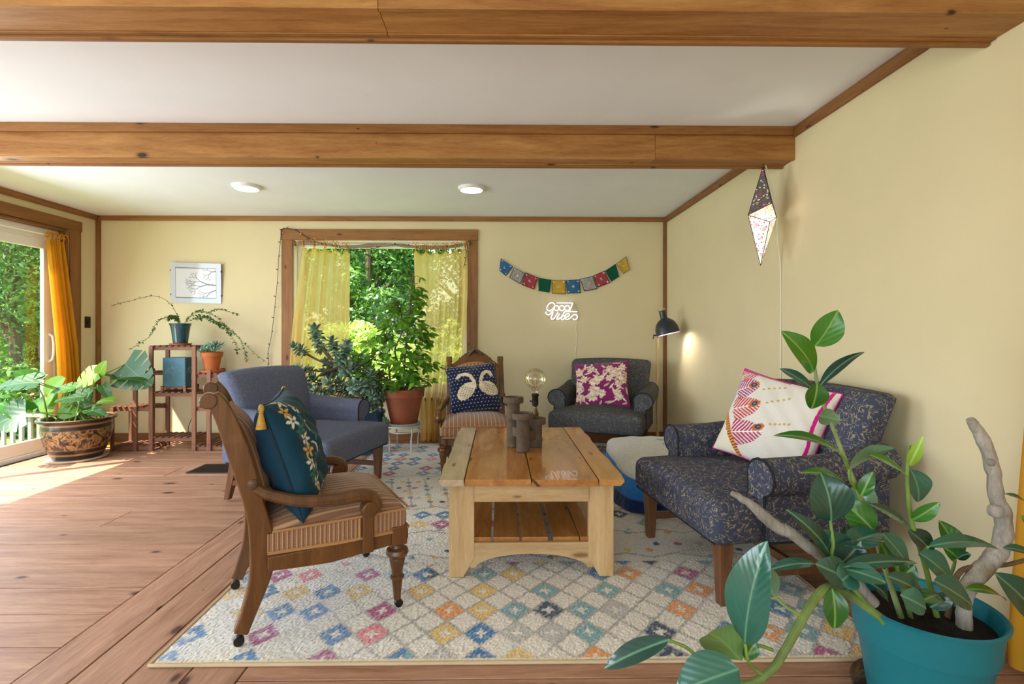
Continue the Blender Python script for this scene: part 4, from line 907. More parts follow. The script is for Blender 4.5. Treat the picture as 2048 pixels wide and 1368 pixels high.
# ---------------------------------------------------------------- floor lamp
W['navy_metal'] = M_plain('navy_enamel', '#232B36', 0.35, 0.0, coat=0.3); W['lampw'] = M_wood('lamp_ash', '#A98B52', '#CDB27A', 2, 0.5, None, 14, 2)
W['shade_in'] = M_plain('white_enamel', '#E8E8F4', 0.5)
ll = at(1315, 700, 4.78); t = thing('floor_lamp', 'floor lamp with navy dome shade and pale wooden pole in the corner', 'lamp', (ll.x, 4.78, 0))
MB().lathe([(0.13, 0), (0.13, 0.012), (0.12, 0.018), (0.02, 0.022)], 32).build('base', W['navy_metal'], t)
MB().tube([(0, 0, 0.018), (0, 0, 0.52)], 0.0145, 14).build('pole', W['lampw'], t); MB().tube([(0, 0, 0.53), (0, 0, 1.085)], 0.0135, 14).build('pole', W['lampw'], t); MB().tube([(0, 0, 0.515), (0, 0, 0.535)], 0.012, 14).build('ferrule', W['brass'], t)
hd = at(1336, 668, 4.70) - Vector((ll.x, 4.78, 0)); ax = Vector((0.22, -0.12, -1)).normalized()
mt = frame(ax, (1, 0, 0), hd) @ Matrix.Rotation(-math.pi/2, 4, 'X')   # local +z of the lathe points along ax
MB().tube([(0, 0, 1.085), (0, 0, 1.10), (0.012, -0.012, 1.12)], 0.008, 8).tube([(-0.03, 0, 1.105), (0.0, 0, 1.11), (0.03, -0.02, 1.125)], 0.006, 8).tube([(-0.035, 0, 1.115), (-0.042, 0.0, 1.07)], 0.005, 8).build('clamp', W['black'], t)
prof = [(0.016, -0.225), (0.030, -0.222), (0.032, -0.160), (0.034, -0.150), (0.060, -0.135), (0.088, -0.105), (0.105, -0.06), (0.110, -0.01), (0.112, 0.0)]
hs = MB().lathe(prof, 36, cap=False).build('shade', W['navy_metal'], t); hs.matrix_local = mt
o = MB().lathe([(r-0.003, z+0.001) for r, z in prof[4:]][::-1]+[(0.01, -0.135)], 36, cap=False).build('shade_lining', W['shade_in'], hs)
MB().lathe([(0.001, -0.226), (0.034, -0.226), (0.034, -0.245), (0.001, -0.248)], 24, cap=False).build('wooden_cap', W['lampw'], hs)
MB().lathe([(0.02, -0.12), (0.028, -0.08), (0.036, -0.05), (0.030, -0.025), (0.001, -0.012)], 20).build('bulb', M_emit('lamp_bulb', (1, 0.94, 0.86), 8.0), hs)
ax2 = Vector((0.62, -0.42, -0.75)); lo = Vector((ll.x, 4.78, 0)) + hd + ax*0.002
lamp('floor_lamp_light', 'SPOT', lo, ax2, 4.5, (1.0, 0.88, 0.74), spot_size=math.radians(110), spot_blend=0.5, shadow_soft_size=0.03)
MB().tube(crv([(0, 0.012, 0.02), (0.1, 0.2, 0.006), (0.15, 0.42, 0.006)], 6), 0.003, 6).build('cord', W['cable_w'], t)

# ---------------------------------------------------------------- star-point lantern hanging from the far beam
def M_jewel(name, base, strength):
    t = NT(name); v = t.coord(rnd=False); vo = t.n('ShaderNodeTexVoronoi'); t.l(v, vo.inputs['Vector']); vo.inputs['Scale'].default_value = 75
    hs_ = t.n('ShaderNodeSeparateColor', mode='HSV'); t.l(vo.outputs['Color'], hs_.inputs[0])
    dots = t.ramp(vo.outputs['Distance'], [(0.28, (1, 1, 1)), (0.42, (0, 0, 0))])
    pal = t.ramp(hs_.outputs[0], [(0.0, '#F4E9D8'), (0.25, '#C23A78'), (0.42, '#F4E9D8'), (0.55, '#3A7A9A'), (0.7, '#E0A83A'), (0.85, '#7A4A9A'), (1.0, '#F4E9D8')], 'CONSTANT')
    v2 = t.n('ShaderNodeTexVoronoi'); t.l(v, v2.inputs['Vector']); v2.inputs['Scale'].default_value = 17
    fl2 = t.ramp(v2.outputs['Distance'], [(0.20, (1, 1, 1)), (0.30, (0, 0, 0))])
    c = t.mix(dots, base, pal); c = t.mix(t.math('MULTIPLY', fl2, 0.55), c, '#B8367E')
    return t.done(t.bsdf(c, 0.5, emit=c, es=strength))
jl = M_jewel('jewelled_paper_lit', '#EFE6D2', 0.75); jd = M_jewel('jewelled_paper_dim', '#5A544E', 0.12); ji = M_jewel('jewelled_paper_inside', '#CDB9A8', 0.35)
lp = at(1525, 330, 3.03); t = thing('paper_lantern', 'jewelled diamond-shaped paper lantern hanging from the far beam', 'lantern', (lp.x, 3.03, 2.155))
r_ = 0.105; A = (0.004, 0, -0.01); B = (-0.012, 0, -0.615); L_ = (-r_*0.98, -0.03, -0.315); R_ = (r_*0.98, 0.03, -0.315); Fu = (0.0, -r_, -0.262); Fl = (-0.012, -r_, -0.372); K = (0.0, r_, -0.315)
def tri(*ps, n=1): return list(ps)
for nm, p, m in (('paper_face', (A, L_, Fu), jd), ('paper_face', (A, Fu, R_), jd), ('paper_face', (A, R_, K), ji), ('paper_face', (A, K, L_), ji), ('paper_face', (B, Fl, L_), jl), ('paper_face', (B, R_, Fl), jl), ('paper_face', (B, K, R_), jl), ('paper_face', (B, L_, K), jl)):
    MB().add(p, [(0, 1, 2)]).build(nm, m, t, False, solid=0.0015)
e = MB()
for a, b in ((A, L_), (A, Fu), (A, R_), (A, K), (B, L_), (B, Fl), (B, R_), (B, K), (L_, Fu), (Fu, R_), (L_, Fl), (Fl, R_), (L_, K), (K, R_)): e.tube([a, b], 0.0022, 6)
e.tube([A, (0.004, 0, 0.006)], 0.002, 6).build('wire_frame', W['metal_dark'], t)
MB().lathe([(0.008, -0.33), (0.016, -0.37), (0.020, -0.40), (0.012, -0.43), (0.001, -0.435)], 14).build('bulb', M_emit('lantern_bulb', (1, 0.9, 0.75), 5), t)
lamp('lantern_light', 'POINT', (lp.x, 3.03, 2.155-0.47), (0, 0, -1), 2.5, (1, 0.9, 0.75), shadow_soft_size=0.02)
cw = XR - 0.006; pc = [(lp.x+0.02, 3.03, 2.150), (lp.x+0.05, 3.04, 2.06), (lp.x+0.10, 3.06, 1.90), (cw-0.03, 3.09, 1.70), (cw, 3.11, 1.50), (cw, 3.11, 1.0), (cw, 3.11, 0.5), (cw-0.02, 3.11, 0.10)]
MB().tube(crv(pc, 6), 0.0032, 6).build('power_cord', W['cable_w'], t).matrix_local = Matrix.Translation((-lp.x, -3.03, -2.155))

# ---------------------------------------------------------------- prayer flags
t = thing('flag_garland', 'string of ten small printed prayer flags on the back wall', 'flags', (0, YB-0.012, 0))
fc = ['#3B6C96', '#A9A29C', '#A8444E', '#15533A', '#C9A23C', '#3B6C96', '#A9A29C', '#A8444E', '#15533A', '#C9A23C']
Q = [((12, 120), (195, 238), (85, 380), (-10, 300)), ((208, 250), (368, 335), (300, 500), (132, 402)), ((378, 325), (556, 398), (500, 580), (315, 510)), ((558, 402), (752, 435), (722, 625), (565, 598)),
     ((764, 438), (955, 440), (958, 650), (762, 640)), ((960, 440), (1160, 425), (1180, 632), (985, 636)), ((1168, 420), (1352, 378), (1425, 570), (1228, 605)), ((1360, 372), (1525, 300), (1610, 480), (1425, 550)), ((1535, 300), (1690, 200), (1742, 390), (1625, 465)), ((1700, 195), (1845, 88), (1890, 290), (1805, 352))]
fm = M_attr('printed_cotton', 0.9, 0.2, 400, 0.1)
for k, q in enumerate(Q):
    if k == 9 and False: continue
    P = [at(1000+x/7.314, 500+y/7.314, YB-0.012) - Vector((0, YB-0.012, 0)) for x, y in q]; nn = 26; b = MB(); cols = []; base = hexrgb(fc[k]); rr = np.random.default_rng(k)
    for j in range(nn+1):
        for i in range(nn+1):
            u, v = i/nn, j/nn; p = (P[0]*(1-u)+P[1]*u)*(1-v)+(P[3]*(1-u)+P[2]*u)*v
            b.v.append((p.x, p.y-0.004-0.006*v*math.sin(u*5+k), p.z)); c = base.copy(); ink = base*0.45 if k % 5 != 1 else hexrgb('#4A4A50'); lite = base*0.4+np.array([0.55, 0.55, 0.55])
            if k % 5 != 3:
                if min(u, v, 1-u, 1-v) > 0.06 and rr.random() < 0.30: c = c*0.5+ink*0.5
                if math.hypot(u-0.5, v-0.5) < 0.10 or min(math.hypot(u-a, v-d) for a in (0.14, 0.86) for d in (0.14, 0.86)) < 0.07: c = lite if rr.random() < 0.6 else ink
                if min(u, v, 1-u, 1-v) < 0.04: c = ink
            cols.append(c)
    for j in range(nn):
        for i in range(nn): b.f.append((j*(nn+1)+i, (j+1)*(nn+1)+i, (j+1)*(nn+1)+i+1, j*(nn+1)+i+1))
    b.build('flag', fm, t, colors=np.array(cols), solid=0.0008)
pt = [at(1000+x/7.314, 500+y/7.314, YB-0.012)-Vector((0, YB-0.006, 0)) for q in Q for x, y in q[:2]]
MB().tube(pt, 0.002, 5).build('cord', W['cable_w'], t)

# ---------------------------------------------------------------- neon sign GOOD VIBES
t = thing('neon_sign', 'white neon sign reading Good Vibes on the back wall', 'sign', (0, YB, 0)); NY = YB-0.035
S = [[(800, 805), (790, 782), (760, 770), (725, 782), (698, 812), (686, 850), (697, 880), (730, 888), (765, 868), (792, 835)],
     [(778, 852), (768, 895), (740, 935), (705, 946), (678, 934), (668, 905)],
     [(825+34*math.cos(a), 850+36*math.sin(a)) for a in np.linspace(0, 2*math.pi, 17)], [(905+36*math.cos(a), 850+37*math.sin(a)) for a in np.linspace(0, 2*math.pi, 17)], [(983+36*math.cos(a), 850+37*math.sin(a)) for a in np.linspace(0, 2*math.pi, 17)],
     [(1020, 888), (1035, 850), (1062, 785), (1058, 776), (1040, 774), (930, 774), (826, 774)],
     [(742, 918), (765, 905), (775, 925), (748, 985), (756, 1014), (785, 1006), (815, 965), (850, 905)], [(872, 930), (835, 995), (840, 1018), (862, 1008), (885, 980)],
     [(1132, 901), (1040, 901), (952, 902), (930, 930), (898, 990), (905, 1018), (932, 1012), (948, 985), (938, 962), (912, 968)],
     [(952, 985), (995, 972), (1015, 948), (1003, 930), (972, 938), (950, 970), (955, 1004), (985, 1016), (1020, 1000), (1060, 962), (1095, 943), (1122, 955), (1130, 985), (1112, 1012), (1080, 1018), (1066, 1003)]]
nm = M_emit('neon_white', (1.0, 0.97, 1.0), 2.2)
for s_ in S:
    pp = [at(1000+x/7.314, 500+y/7.314, NY)-Vector((0, YB, 0)) for x, y in s_]; MB().tube(crv(pp, 4), 0.0046, 8).build('neon_tube', nm, t)
ac = NT('clear_acrylic'); acm = M_pane('acrylic_plate', (0.93, 0.93, 0.95), 0.5)
pl = [at(1000+x/7.314, 500+y/7.314, NY+0.012)-Vector((0, YB, 0)) for x, y in ((660, 760), (1090, 755), (1150, 890), (1150, 1030), (735, 1035), (655, 950))]
MB().add([p for p in pl]+[p+Vector((0, 0.005, 0)) for p in pl], [tuple(range(6)), tuple(range(11, 5, -1))]+[(i, i+6, (i+1) % 6+6, (i+1) % 6) for i in range(6)]).build('backing_plate', acm, t, False)
for x, y in ((680, 900), (1130, 960)):
    p = at(1000+x/7.314, 500+y/7.314, YB)-Vector((0, YB, 0)); MB().tube([p, p+Vector((0, -0.024, 0))], 0.005, 8).build('standoff', W['white'], t)
pp = [at(x, y, YB-0.006)-Vector((0, YB, 0)) for x, y in ((1153, 641), (1152, 660), (1154, 680), (1151, 705), (1150, 740), (1150, 800), (1150, 860))]
MB().tube(crv(pp, 5), 0.0022, 6).build('power_cord', W['cable_w'], t)

# ---------------------------------------------------------------- clip-framed print
pc_ = at(391, 566, YB-0.03); t = thing('framed_print', 'unframed glass-fronted ink print of bare branches on the back wall', 'picture', (pc_.x, YB-0.024, pc_.z)); t.rotation_euler = (math.radians(4), math.radians(1.6), 0)
w_, h_ = 0.262, 0.208
MB().box((-w_, 0, -h_), (w_, 0.012, h_)).build('backing_board', M_plain('grey_board', '#8C8A86', 0.8), t, False)
n1, n2 = 150, 120; u = np.linspace(-1, 1, n1+1); v = np.linspace(-1, 1, n2+1); U, V = np.meshgrid(u, v); C = np.ones(U.shape+(3,))*hexrgb('#BCC2CC'); rr = np.random.default_rng(12)
ins = (np.abs(U) < 0.80) & (np.abs(V) < 0.74); C[ins] = hexrgb('#CFCFD2'); C[(np.abs(np.abs(U)-0.80) < 0.010) & (np.abs(V) < 0.75)] = hexrgb('#3A3840'); C[(np.abs(np.abs(V)-0.74) < 0.013) & (np.abs(U) < 0.81)] = hexrgb('#3A3840')
def branch(p, a, L, w, d):
    global C
    q = (p[0]+L*math.cos(a), p[1]+L*math.sin(a)); m = (seg_d(U, V, p, q) < w) & ins; C[m] = hexrgb('#4A4240') if d < 2 else hexrgb('#77737A')
    if d < 5:
        for s in (-1, 1): branch(q, a+s*rr.uniform(0.25, 0.7), L*rr.uniform(0.62, 0.85), w*0.72, d+1)
branch((0.85, -0.1), math.pi-0.1, 0.38, 0.035, 0); branch((0.85, -0.3), math.pi+0.5, 0.30, 0.025, 1); branch((0.85, 0.62), math.pi+0.2, 0.22, 0.025, 1)
b = MB(); b.grid(lambda a, c: ((a*2-1)*w_, -0.0008, (c*2-1)*h_), n1, n2)
tp = NT('print_under_glass'); a = tp.n('ShaderNodeVertexColor', layer_name='Col'); b.build('print', tp.done(tp.bsdf(a.outputs[0], 0.08, coat=0.0, spec=0.6)), t, False, colors=C.reshape(-1, 3))
for x in (-0.9, 0.9):
    for z in (-0.6, 0.6): MB().box((x*w_*1.11-0.004, -0.003, z*h_-0.008), (x*w_*1.11+0.004, 0.013, z*h_+0.008)).build('clip', W['metal_dark'], t, False)
MB().tube([(0, 0.012, 0.15), (0, 0.022, 0.16)], 0.004, 6).build('hanger', W['metal_dark'], t)

# ---------------------------------------------------------------- curtains
W['sheer'] = M_sheer('sheer_yellow', '#F4D891', 0.20, 0.8); W['silk'] = M_sheer('yellow_cotton', '#EDB53C', 0.06, 0.5)
t = thing('branch_curtain_rod', 'peeled branch used as curtain rod inside the window head', 'curtain rod', (0, 0, 0)); RYD = YB-0.035
pts = [at(x, y, RYD) for x, y in ((590, 487), (620, 486), (660, 490), (700, 494), (740, 491), (780, 490), (820, 493), (860, 495), (900, 494), (938, 487))]
rod = crv(pts, 4); MB().tube(rod, [0.017+0.005*math.sin(i*0.5)+0.003*math.sin(i*1.7) for i in range(len(rod))], 10).build('branch', M_wood('bleached_branch', '#8A7560', '#B5A18A', 0, 0.8, None, 8, 3, bump=0.5), t)
for x, y in ((590, 487), (938, 487)):
    p = at(x, y, RYD); MB().rbox(p, (0.02, 0.05, 0.05), 0.006, 2).build('bracket', W['trimz'], t)
def rod_z(x):
    k = min(range(len(rod)), key=lambda i: abs(rod[i].x-x)); return rod[k].z
def window_curtain(label, xa, ya, yb, zb, folds, seed, bend, ties):
    t = thing('curtain', label, 'curtain', (0, 0, 0), group='sheer yellow tab-tied window curtains'); r = random.Random(seed); n, m = 90, 40
    tx = [xa[0]+(xa[1]-xa[0])*(k+0.25)/(ties-0.5) for k in range(ties)]
    def f(u, w):
        x = (xa[0]+(xa[1]-xa[0])*u)*(1-w)+(yb[0]+(yb[1]-yb[0])*u)*w + bend(u, w)
        amp = 0.016+0.022*w; y = RYD + ya - (0.055*min(1, w*2.2)) + amp*math.sin(u*folds*2*math.pi+seed)+0.5*amp*math.sin(u*folds*4.3*math.pi+1+w*2) + 0.35*amp*math.sin(u*folds*9+w*5)
        dd = min(abs((xa[0]+(xa[1]-xa[0])*u)-q) for q in tx)
        zt = rod_z(x) - 0.040 - min(0.060, dd*0.75); z = zt*(1-w)+zb*w
        return (x, y, z)
    b = MB().grid(f, n, m).build('panel', W['sheer'], t, angle=180)
    hb = MB(); hb.grid(lambda u, w: (lambda p: (p[0], p[1]-0.003, p[2]-0.012*w))(f(u, 0)), n, 2); hb.build('header_band', W['silk'], t, angle=180)
    for q in tx:
        z = rod_z(q); k = MB(); R = 0.026
        k.tube([(q+0.004*math.cos(a*2), RYD+R*math.cos(a), z+R*math.sin(a)*1.1-0.004) for a in np.linspace(-1.9, 4.4, 15)], 0.004, 6)
        for s in (-1, 1): k.tube(crv([(q, RYD-0.026, z+0.012), (q+s*0.018, RYD-0.036, z+0.035+0.008*r.random()), (q+s*0.035, RYD-0.036, z+0.015), (q+s*0.042, RYD-0.034, z-0.015-0.02*r.random())], 4), 0.0035, 5)
        k.tube([(q, RYD-0.028, z-0.005), (q, RYD-0.018, z-0.042)], 0.004, 5); k.build('tie', W['silk'], t)
    return t
X5 = lambda px: at(px, 600, RYD).x
window_curtain('sheer yellow curtain on the left half of the back window', (X5(602), X5(699)), 0.0, (X5(578), X5(702)), 0.03, 5, 1.0, lambda u, w: -0.06*math.sin(w*math.pi)*(1-u)*0.6, 5)
window_curtain('sheer yellow curtain on the right half of the back window', (X5(827), X5(935)), 0.0, (X5(842), X5(900)), 0.015, 5, 2.2, lambda u, w: 0.055*u*math.sin(min(1, w*1.25)*math.pi), 6)
# opaque yellow curtain at the sliding door, swept aside, and its small rod
t = thing('curtain', 'golden yellow curtain tied at the corner of the sliding door', 'curtain', (0, 0, 0)); X0 = XL-0.02
def fd(u, w):
    ya, yb_ = 4.70+0.17*u, 4.79+0.27*u; y = ya*(1-w)+yb_*w + 0.05*math.sin(w*math.pi)*0; x = X0 + 0.055*min(1, w*2) + (0.020+0.012*w)*math.sin(u*4.5*2*math.pi)+0.010*math.sin(u*21+w*4)
    z = 2.02-0.02*abs(math.sin(u*3*math.pi)); return (x, y, z*(1-w)+0.03*w)
MB().grid(fd, 70, 40).build('panel', W['silk'], t, angle=180)
for k in range(4):
    y = 4.71+0.05*k; b = MB(); b.tube([(X0+0.016*math.cos(a), y, 2.045+0.02*math.sin(a)) for a in np.linspace(-1.9, 4.4, 13)], 0.005, 6)
    for s in (-1, 1): b.tube(crv([(X0+0.02, y, 2.05), (X0+0.03, y+s*0.02, 2.075), (X0+0.032, y+s*0.045, 2.05), (X0+0.03, y+s*0.05, 2.01)], 4), 0.005, 5)
    b.build('tie', W['silk'], t)
MB().tube([(X0, 3.6, 2.045), (X0, 4.90, 2.045)], 0.008, 10).build('rod', W['white'], t)
b = MB()
b.grid(lambda u, w: (-4.13+0.34*u, 4.93+0.22*w+0.03*math.sin(u*9), 0.012+0.055*math.sin(w*math.pi)*(0.6+0.4*math.sin(u*17+w*3))*(1-u*0.6)), 40, 16); b.build('floor_pool', W['silk'], t, angle=180)
# curtain on the right wall, close to the viewer
t = thing('curtain', 'golden yellow curtain hanging at the far right edge on the right wall', 'curtain', (0, 0, 0))
MB().grid(lambda u, w: (XR-0.045+0.022*math.sin(u*7*2*math.pi+w)+0.008*math.sin(u*31), 0.75+(0.80+0.135*min(1, max(0, (w-0.35)/0.6))**0.7)*u, 2.1*(1-w)+0.02*w), 90, 40).build('panel', W['silk'], t, angle=180)
MB().tube([(XR-0.045, 0.0, 2.11), (XR-0.045, 1.53, 2.11)], 0.011, 10).build('rod', W['metal_dark'], t)
for y in (0.08, 1.48): MB().box((XR-0.05, y-0.01, 2.095), (XR, y+0.01, 2.125)).build('bracket', W['metal_dark'], t, False)

# ---------------------------------------------------------------- string lights around the window
t = thing('string_lights', 'dark string of tiny coloured fairy lights around the window casing', 'string lights', (0, YB-0.03, 0))
pp = [(535, 738), (537, 720), (536, 705), (543, 670), (548, 630), (551, 600), (555, 560), (557, 520), (561, 480), (563, 462), (568, 457), (588, 459), (610, 472), (640, 487), (668, 492), (695, 499), (730, 499), (752, 496), (775, 489), (810, 489), (850, 497), (890, 493), (925, 488), (932, 500), (931, 520), (926, 540)]
P = [at(x, y, YB-0.03 if i < 13 else YB-0.045) - Vector((0, YB-0.03, 0)) for i, (x, y) in enumerate(pp)]; P = crv(P, 6); MB().tube(P, 0.0028, 6).build('wire', W['cable_k'], t)
bc = [M_emit('bulb_orange', (1, 0.35, 0.12), 1.2), M_emit('bulb_blue', (0.2, 0.4, 1), 1.2), M_emit('bulb_green', (0.3, 1, 0.5), 1), M_emit('bulb_red', (1, 0.15, 0.1), 1.2)]
for i in range(3, len(P)-2, 4):
    s = -1 if (i//4) % 2 else 1; p = P[i]; dirv = Vector((s*0.8, -0.3, 0.5)).normalized()
    MB().tube([p, p+dirv*0.020], 0.0042, 6).build('socket', W['cable_k'], t); MB().tube([p+dirv*0.020, p+dirv*0.030], [0.0035, 0.0018], 6).build('bulb', bc[(i//4*3+i//12) % 4], t)
# ---------------------------------------------------------------- plant helpers
def M_bigleaf(name, c1, c2, rib, rough=0.25, trans=0.12, vein=130.0, under=None, bump=0.35, rw=0.0022):
    t = NT(name); tc = t.n('ShaderNodeTexCoord'); sp = t.n('ShaderNodeSeparateXYZ'); t.l(tc.outputs['Object'], sp.inputs[0])
    ax = t.math('ABSOLUTE', sp.outputs[0]); oi = t.n('ShaderNodeObjectInfo'); v = t.coord()
    f = t.math('ADD', t.math('MULTIPLY', oi.outputs['Random'], 0.75), t.math('MULTIPLY', t.noise(v, 9), 0.35))
    cc = t.ramp(f, [(0.1, c1), (0.95, c2)])
    if under: g = t.n('ShaderNodeNewGeometry'); cc = t.mix(g.outputs['Backfacing'], cc, under)
    cc = t.mix(t.ramp(ax, [(rw*0.6, (0.8, 0.8, 0.8)), (rw*1.4, (0, 0, 0))]), cc, rib)
    h = t.math('SINE', t.math('ADD', t.math('MULTIPLY', sp.outputs[1], vein*1.0), t.math('MULTIPLY', ax, -vein*1.6)))
    p = t.bsdf(cc, rough, 0, t.bump(h, bump, 0.0015), spec=0.6, coat=0.15)
    tr = t.n('ShaderNodeBsdfTranslucent'); t.l(t.mix(1.0, cc, (1.2, 1.3, 0.4), 'MULTIPLY'), tr.inputs[0])
    mx = t.n('ShaderNodeMixShader'); mx.inputs[0].default_value = trans; t.l(p, mx.inputs[1]); t.l(tr.outputs[0], mx.inputs[2]); return t.done(mx.outputs[0])
def leaf_mb(L, Wd, fold=0.18, bow=0.10, n=12, m=3, split=False, tipw=0.0, wave=0.0, heart=0.0, curl=0.0):
    """leaf along +y, base at the origin, chord ends at (0, L, 0)"""
    b = MB(); k = 2*m
    rows = n if not split else 64
    for j in range(rows+1):
        t = j/rows
        w = Wd/2*max(0.0, math.sin(math.pi*min(1, t**0.82)))**0.75 if not heart else Wd/2*min(1.0, (1-t)**0.55*1.15)*min(1, 0.72+t*1.2)
        if t >= 1: w = 0.0
        if split and 0.14 < t < 0.93:
            ph = (t*4.6+0.2) % 1
            cut = 0.42 if ph < 0.15 else 1.0
        else: cut = 1.0
        for i in range(-m, m+1):
            s = i/m; cc = cut if abs(s) > 0.5 else 1.0; x = s*w*(cut if abs(s) > 0.4 else min(1, cut+0.25)); back = -heart*L*0.16*abs(s)**1.2*(1-t)**3
            y = L*t + back + (0.10*L*abs(s)*(1-t) if split else 0.05*L*abs(s)*(1-t)*t)
            z = bow*L*4*t*(1-t) + fold*abs(x) - curl*x*x/max(1e-4, Wd) + wave*Wd*math.sin(t*9+s*2)*abs(s)
            b.v.append((x, y, z))
    w_ = k+1
    for j in range(rows):
        for i in range(k): b.f.append((j*w_+i, j*w_+i+1, (j+1)*w_+i+1, (j+1)*w_+i))
    return b
def put_leaf(root, base, tip, Wd, nrm, mat, fold=0.18, bow=0.10, name='leaf', **kw):
    o0 = root.location; d = Vector(tip)-Vector(base); b = leaf_mb(d.length, Wd, fold, bow, **kw)
    o = b.build(name, mat, root, angle=180); o.matrix_local = frame(d, nrm, Vector(base)-o0); return o
def put_tube(root, name, pts, r, mat, n=8, sm=5):
    o0 = root.location; P = crv([Vector(p)-o0 for p in pts], sm); rr = r
    if hasattr(r, '__len__'):
        rr = [r[0]+(r[-1]-r[0])*i/(len(P)-1) if len(r) == 2 else float(np.interp(i/(len(P)-1), np.linspace(0, 1, len(r)), r)) for i in range(len(P))]
    return MB().tube(P, rr, n).build(name, mat, root)
W['soil'] = M_plain('dark_soil', '#1C130E', 0.95, var=0.5, scale=90, bump=0.9)
W['terra'] = M_plain('terracotta', '#9A5638', 0.8, var=0.14, scale=7, bump=0.15); W['terra2'] = M_plain('orange_terracotta', '#B2602F', 0.75, var=0.12, scale=9, bump=0.15)
W['green_stem'] = M_plain('green_stem', '#6E8A3C', 0.5, var=0.2, scale=20); W['brown_stem'] = M_plain('brown_stem', '#6B5138', 0.8, var=0.25, scale=30, bump=0.4)
def soil(root, r, z, mat=None, n=28):
    q = np.random.default_rng(int(r*1000)); b = MB(); k = 9
    for j in range(k+1):
        for i in range(n): a = 2*math.pi*i/n; rr = r*j/k; b.v.append((rr*math.cos(a), rr*math.sin(a), z+0.012*q.random()*(j < k)))
    for j in range(k):
        for i in range(n): b.f.append((j*n+i, (j+1)*n+i, (j+1)*n+(i+1) % n, j*n+(i+1) % n))
    return b.build('soil', mat or W['soil'], root)

# ---------------------------------------------------------------- slatted plant stand
W['stand'] = M_wood('carbonised_fir_z', '#6B4330', '#96664A', 2, 0.6, None, 10, 2); W['standx'] = M_wood('carbonised_fir_x', '#6B4330', '#96664A', 0, 0.6, None, 10, 2); W['standy'] = M_wood('carbonised_fir_y', '#5E3A2A', '#8A5C42', 1, 0.6, None, 10, 2)
SY0, SY1 = 4.83, 5.09
PX = lambda px: at(px, 800, SY0).x
ps = thing('plant_stand', 'tiered dark wooden plant stand with slatted shelves by the back wall', 'plant stand', (PX(345), (SY0+SY1)/2, 0)); ox, oy = ps.location.x, ps.location.y
dy = (SY1-SY0)/2
def upr(px, z1):
    for sy in (-1, 1):
        o = MB().box((-0.019, -0.010, 0), (0.019, 0.010, z1)).build('upright', W['stand'], ps, False, bevel=0.002); o.location = (PX(px)-ox, sy*(dy-0.010), 0)
        for z in (0.06, z1-0.03): MB().tube([(0, -0.013, z), (0, -0.0095, z)], 0.006, 10).build('bolt', W['brass'], o)
for px, z1 in ((269, 0.775), (301, 1.0), (387, 1.0), (417, 0.775)): upr(px, z1)
def shelf(pa, pb, z):
    a, b = PX(pa)-ox, PX(pb)-ox
    for sy in (-1, 1):
        o = MB().box((-(b-a)/2, -0.009, -0.036), ((b-a)/2, 0.009, 0)).build('shelf_rail', W['standx'], ps, False, bevel=0.002); o.location = ((a+b)/2, sy*(dy-0.030), z-0.010)
    n = max(2, int((b-a)/0.052)); st = (b-a)/n
    for i in range(n):
        o = MB().box((-0.017, -dy+0.004, 0), (0.017, dy-0.004, 0.010)).build('shelf_slat', W['standy'], ps, False, bevel=0.002); o.location = (a+st*(i+0.5), 0, z-0.010)
for a, b, z in ((296, 394, 1.01), (301, 388, 0.565), (301, 388, 0.135), (255, 301, 0.755), (219, 299, 0.425), (219, 299, 0.05), (389, 470, 0.745), (389, 430, 0.425), (389, 455, 0.05)): shelf(a, b, z)
for px, z in ((223, 0.42), (466, 0.74)):
    for sy in (-1, 1):
        o = MB().box((-0.016, -0.009, 0), (0.016, 0.009, z-0.012)).build('upright', W['stand'], ps, False, bevel=0.002); o.location = (PX(px)-ox, sy*(dy-0.010), 0)

# teal ceramic pot with trailing vines
W['teal_cer'] = M_plain('teal_glaze', '#1F4450', 0.18, var=0.3, scale=9, coat=0.5); vine_m = M_leaf('vine_leaf', '#33502A', '#5C7A3C', 0.45, 0.2, True)
p0 = at(361, 688, 4.96); vp = thing('trailing_vine', 'trailing vine in a dark teal glazed pot on top of the plant stand', 'potted plant', (p0.x, 4.96, 1.0105))
MB().lathe([(0.05, 0), (0.088, 0.001), (0.096, 0.010), (0.098, 0.018), (0.088, 0.018), (0.06, 0.012)], 30).build('saucer', W['terra2'], vp)
pb = MB(); n = 40
prof = [(0.058, 0.014), (0.064, 0.02), (0.072, 0.09), (0.080, 0.15), (0.086, 0.185), (0.098, 0.212), (0.095, 0.214), (0.080, 0.19), (0.076, 0.175)]
for r, z in prof:
    for k in range(n): a = 2*math.pi*k/n; rr = r*(1+0.022*math.cos(a*8)*(z > 0.15)); pb.v.append((rr*math.cos(a), rr*math.sin(a), z))
for i in range(len(prof)-1):
    for k in range(n): pb.f.append((i*n+k, i*n+(k+1) % n, (i+1)*n+(k+1) % n, (i+1)*n+k))
pb.build('pot', W['teal_cer'], vp); soil(vp, 0.078, 0.176)
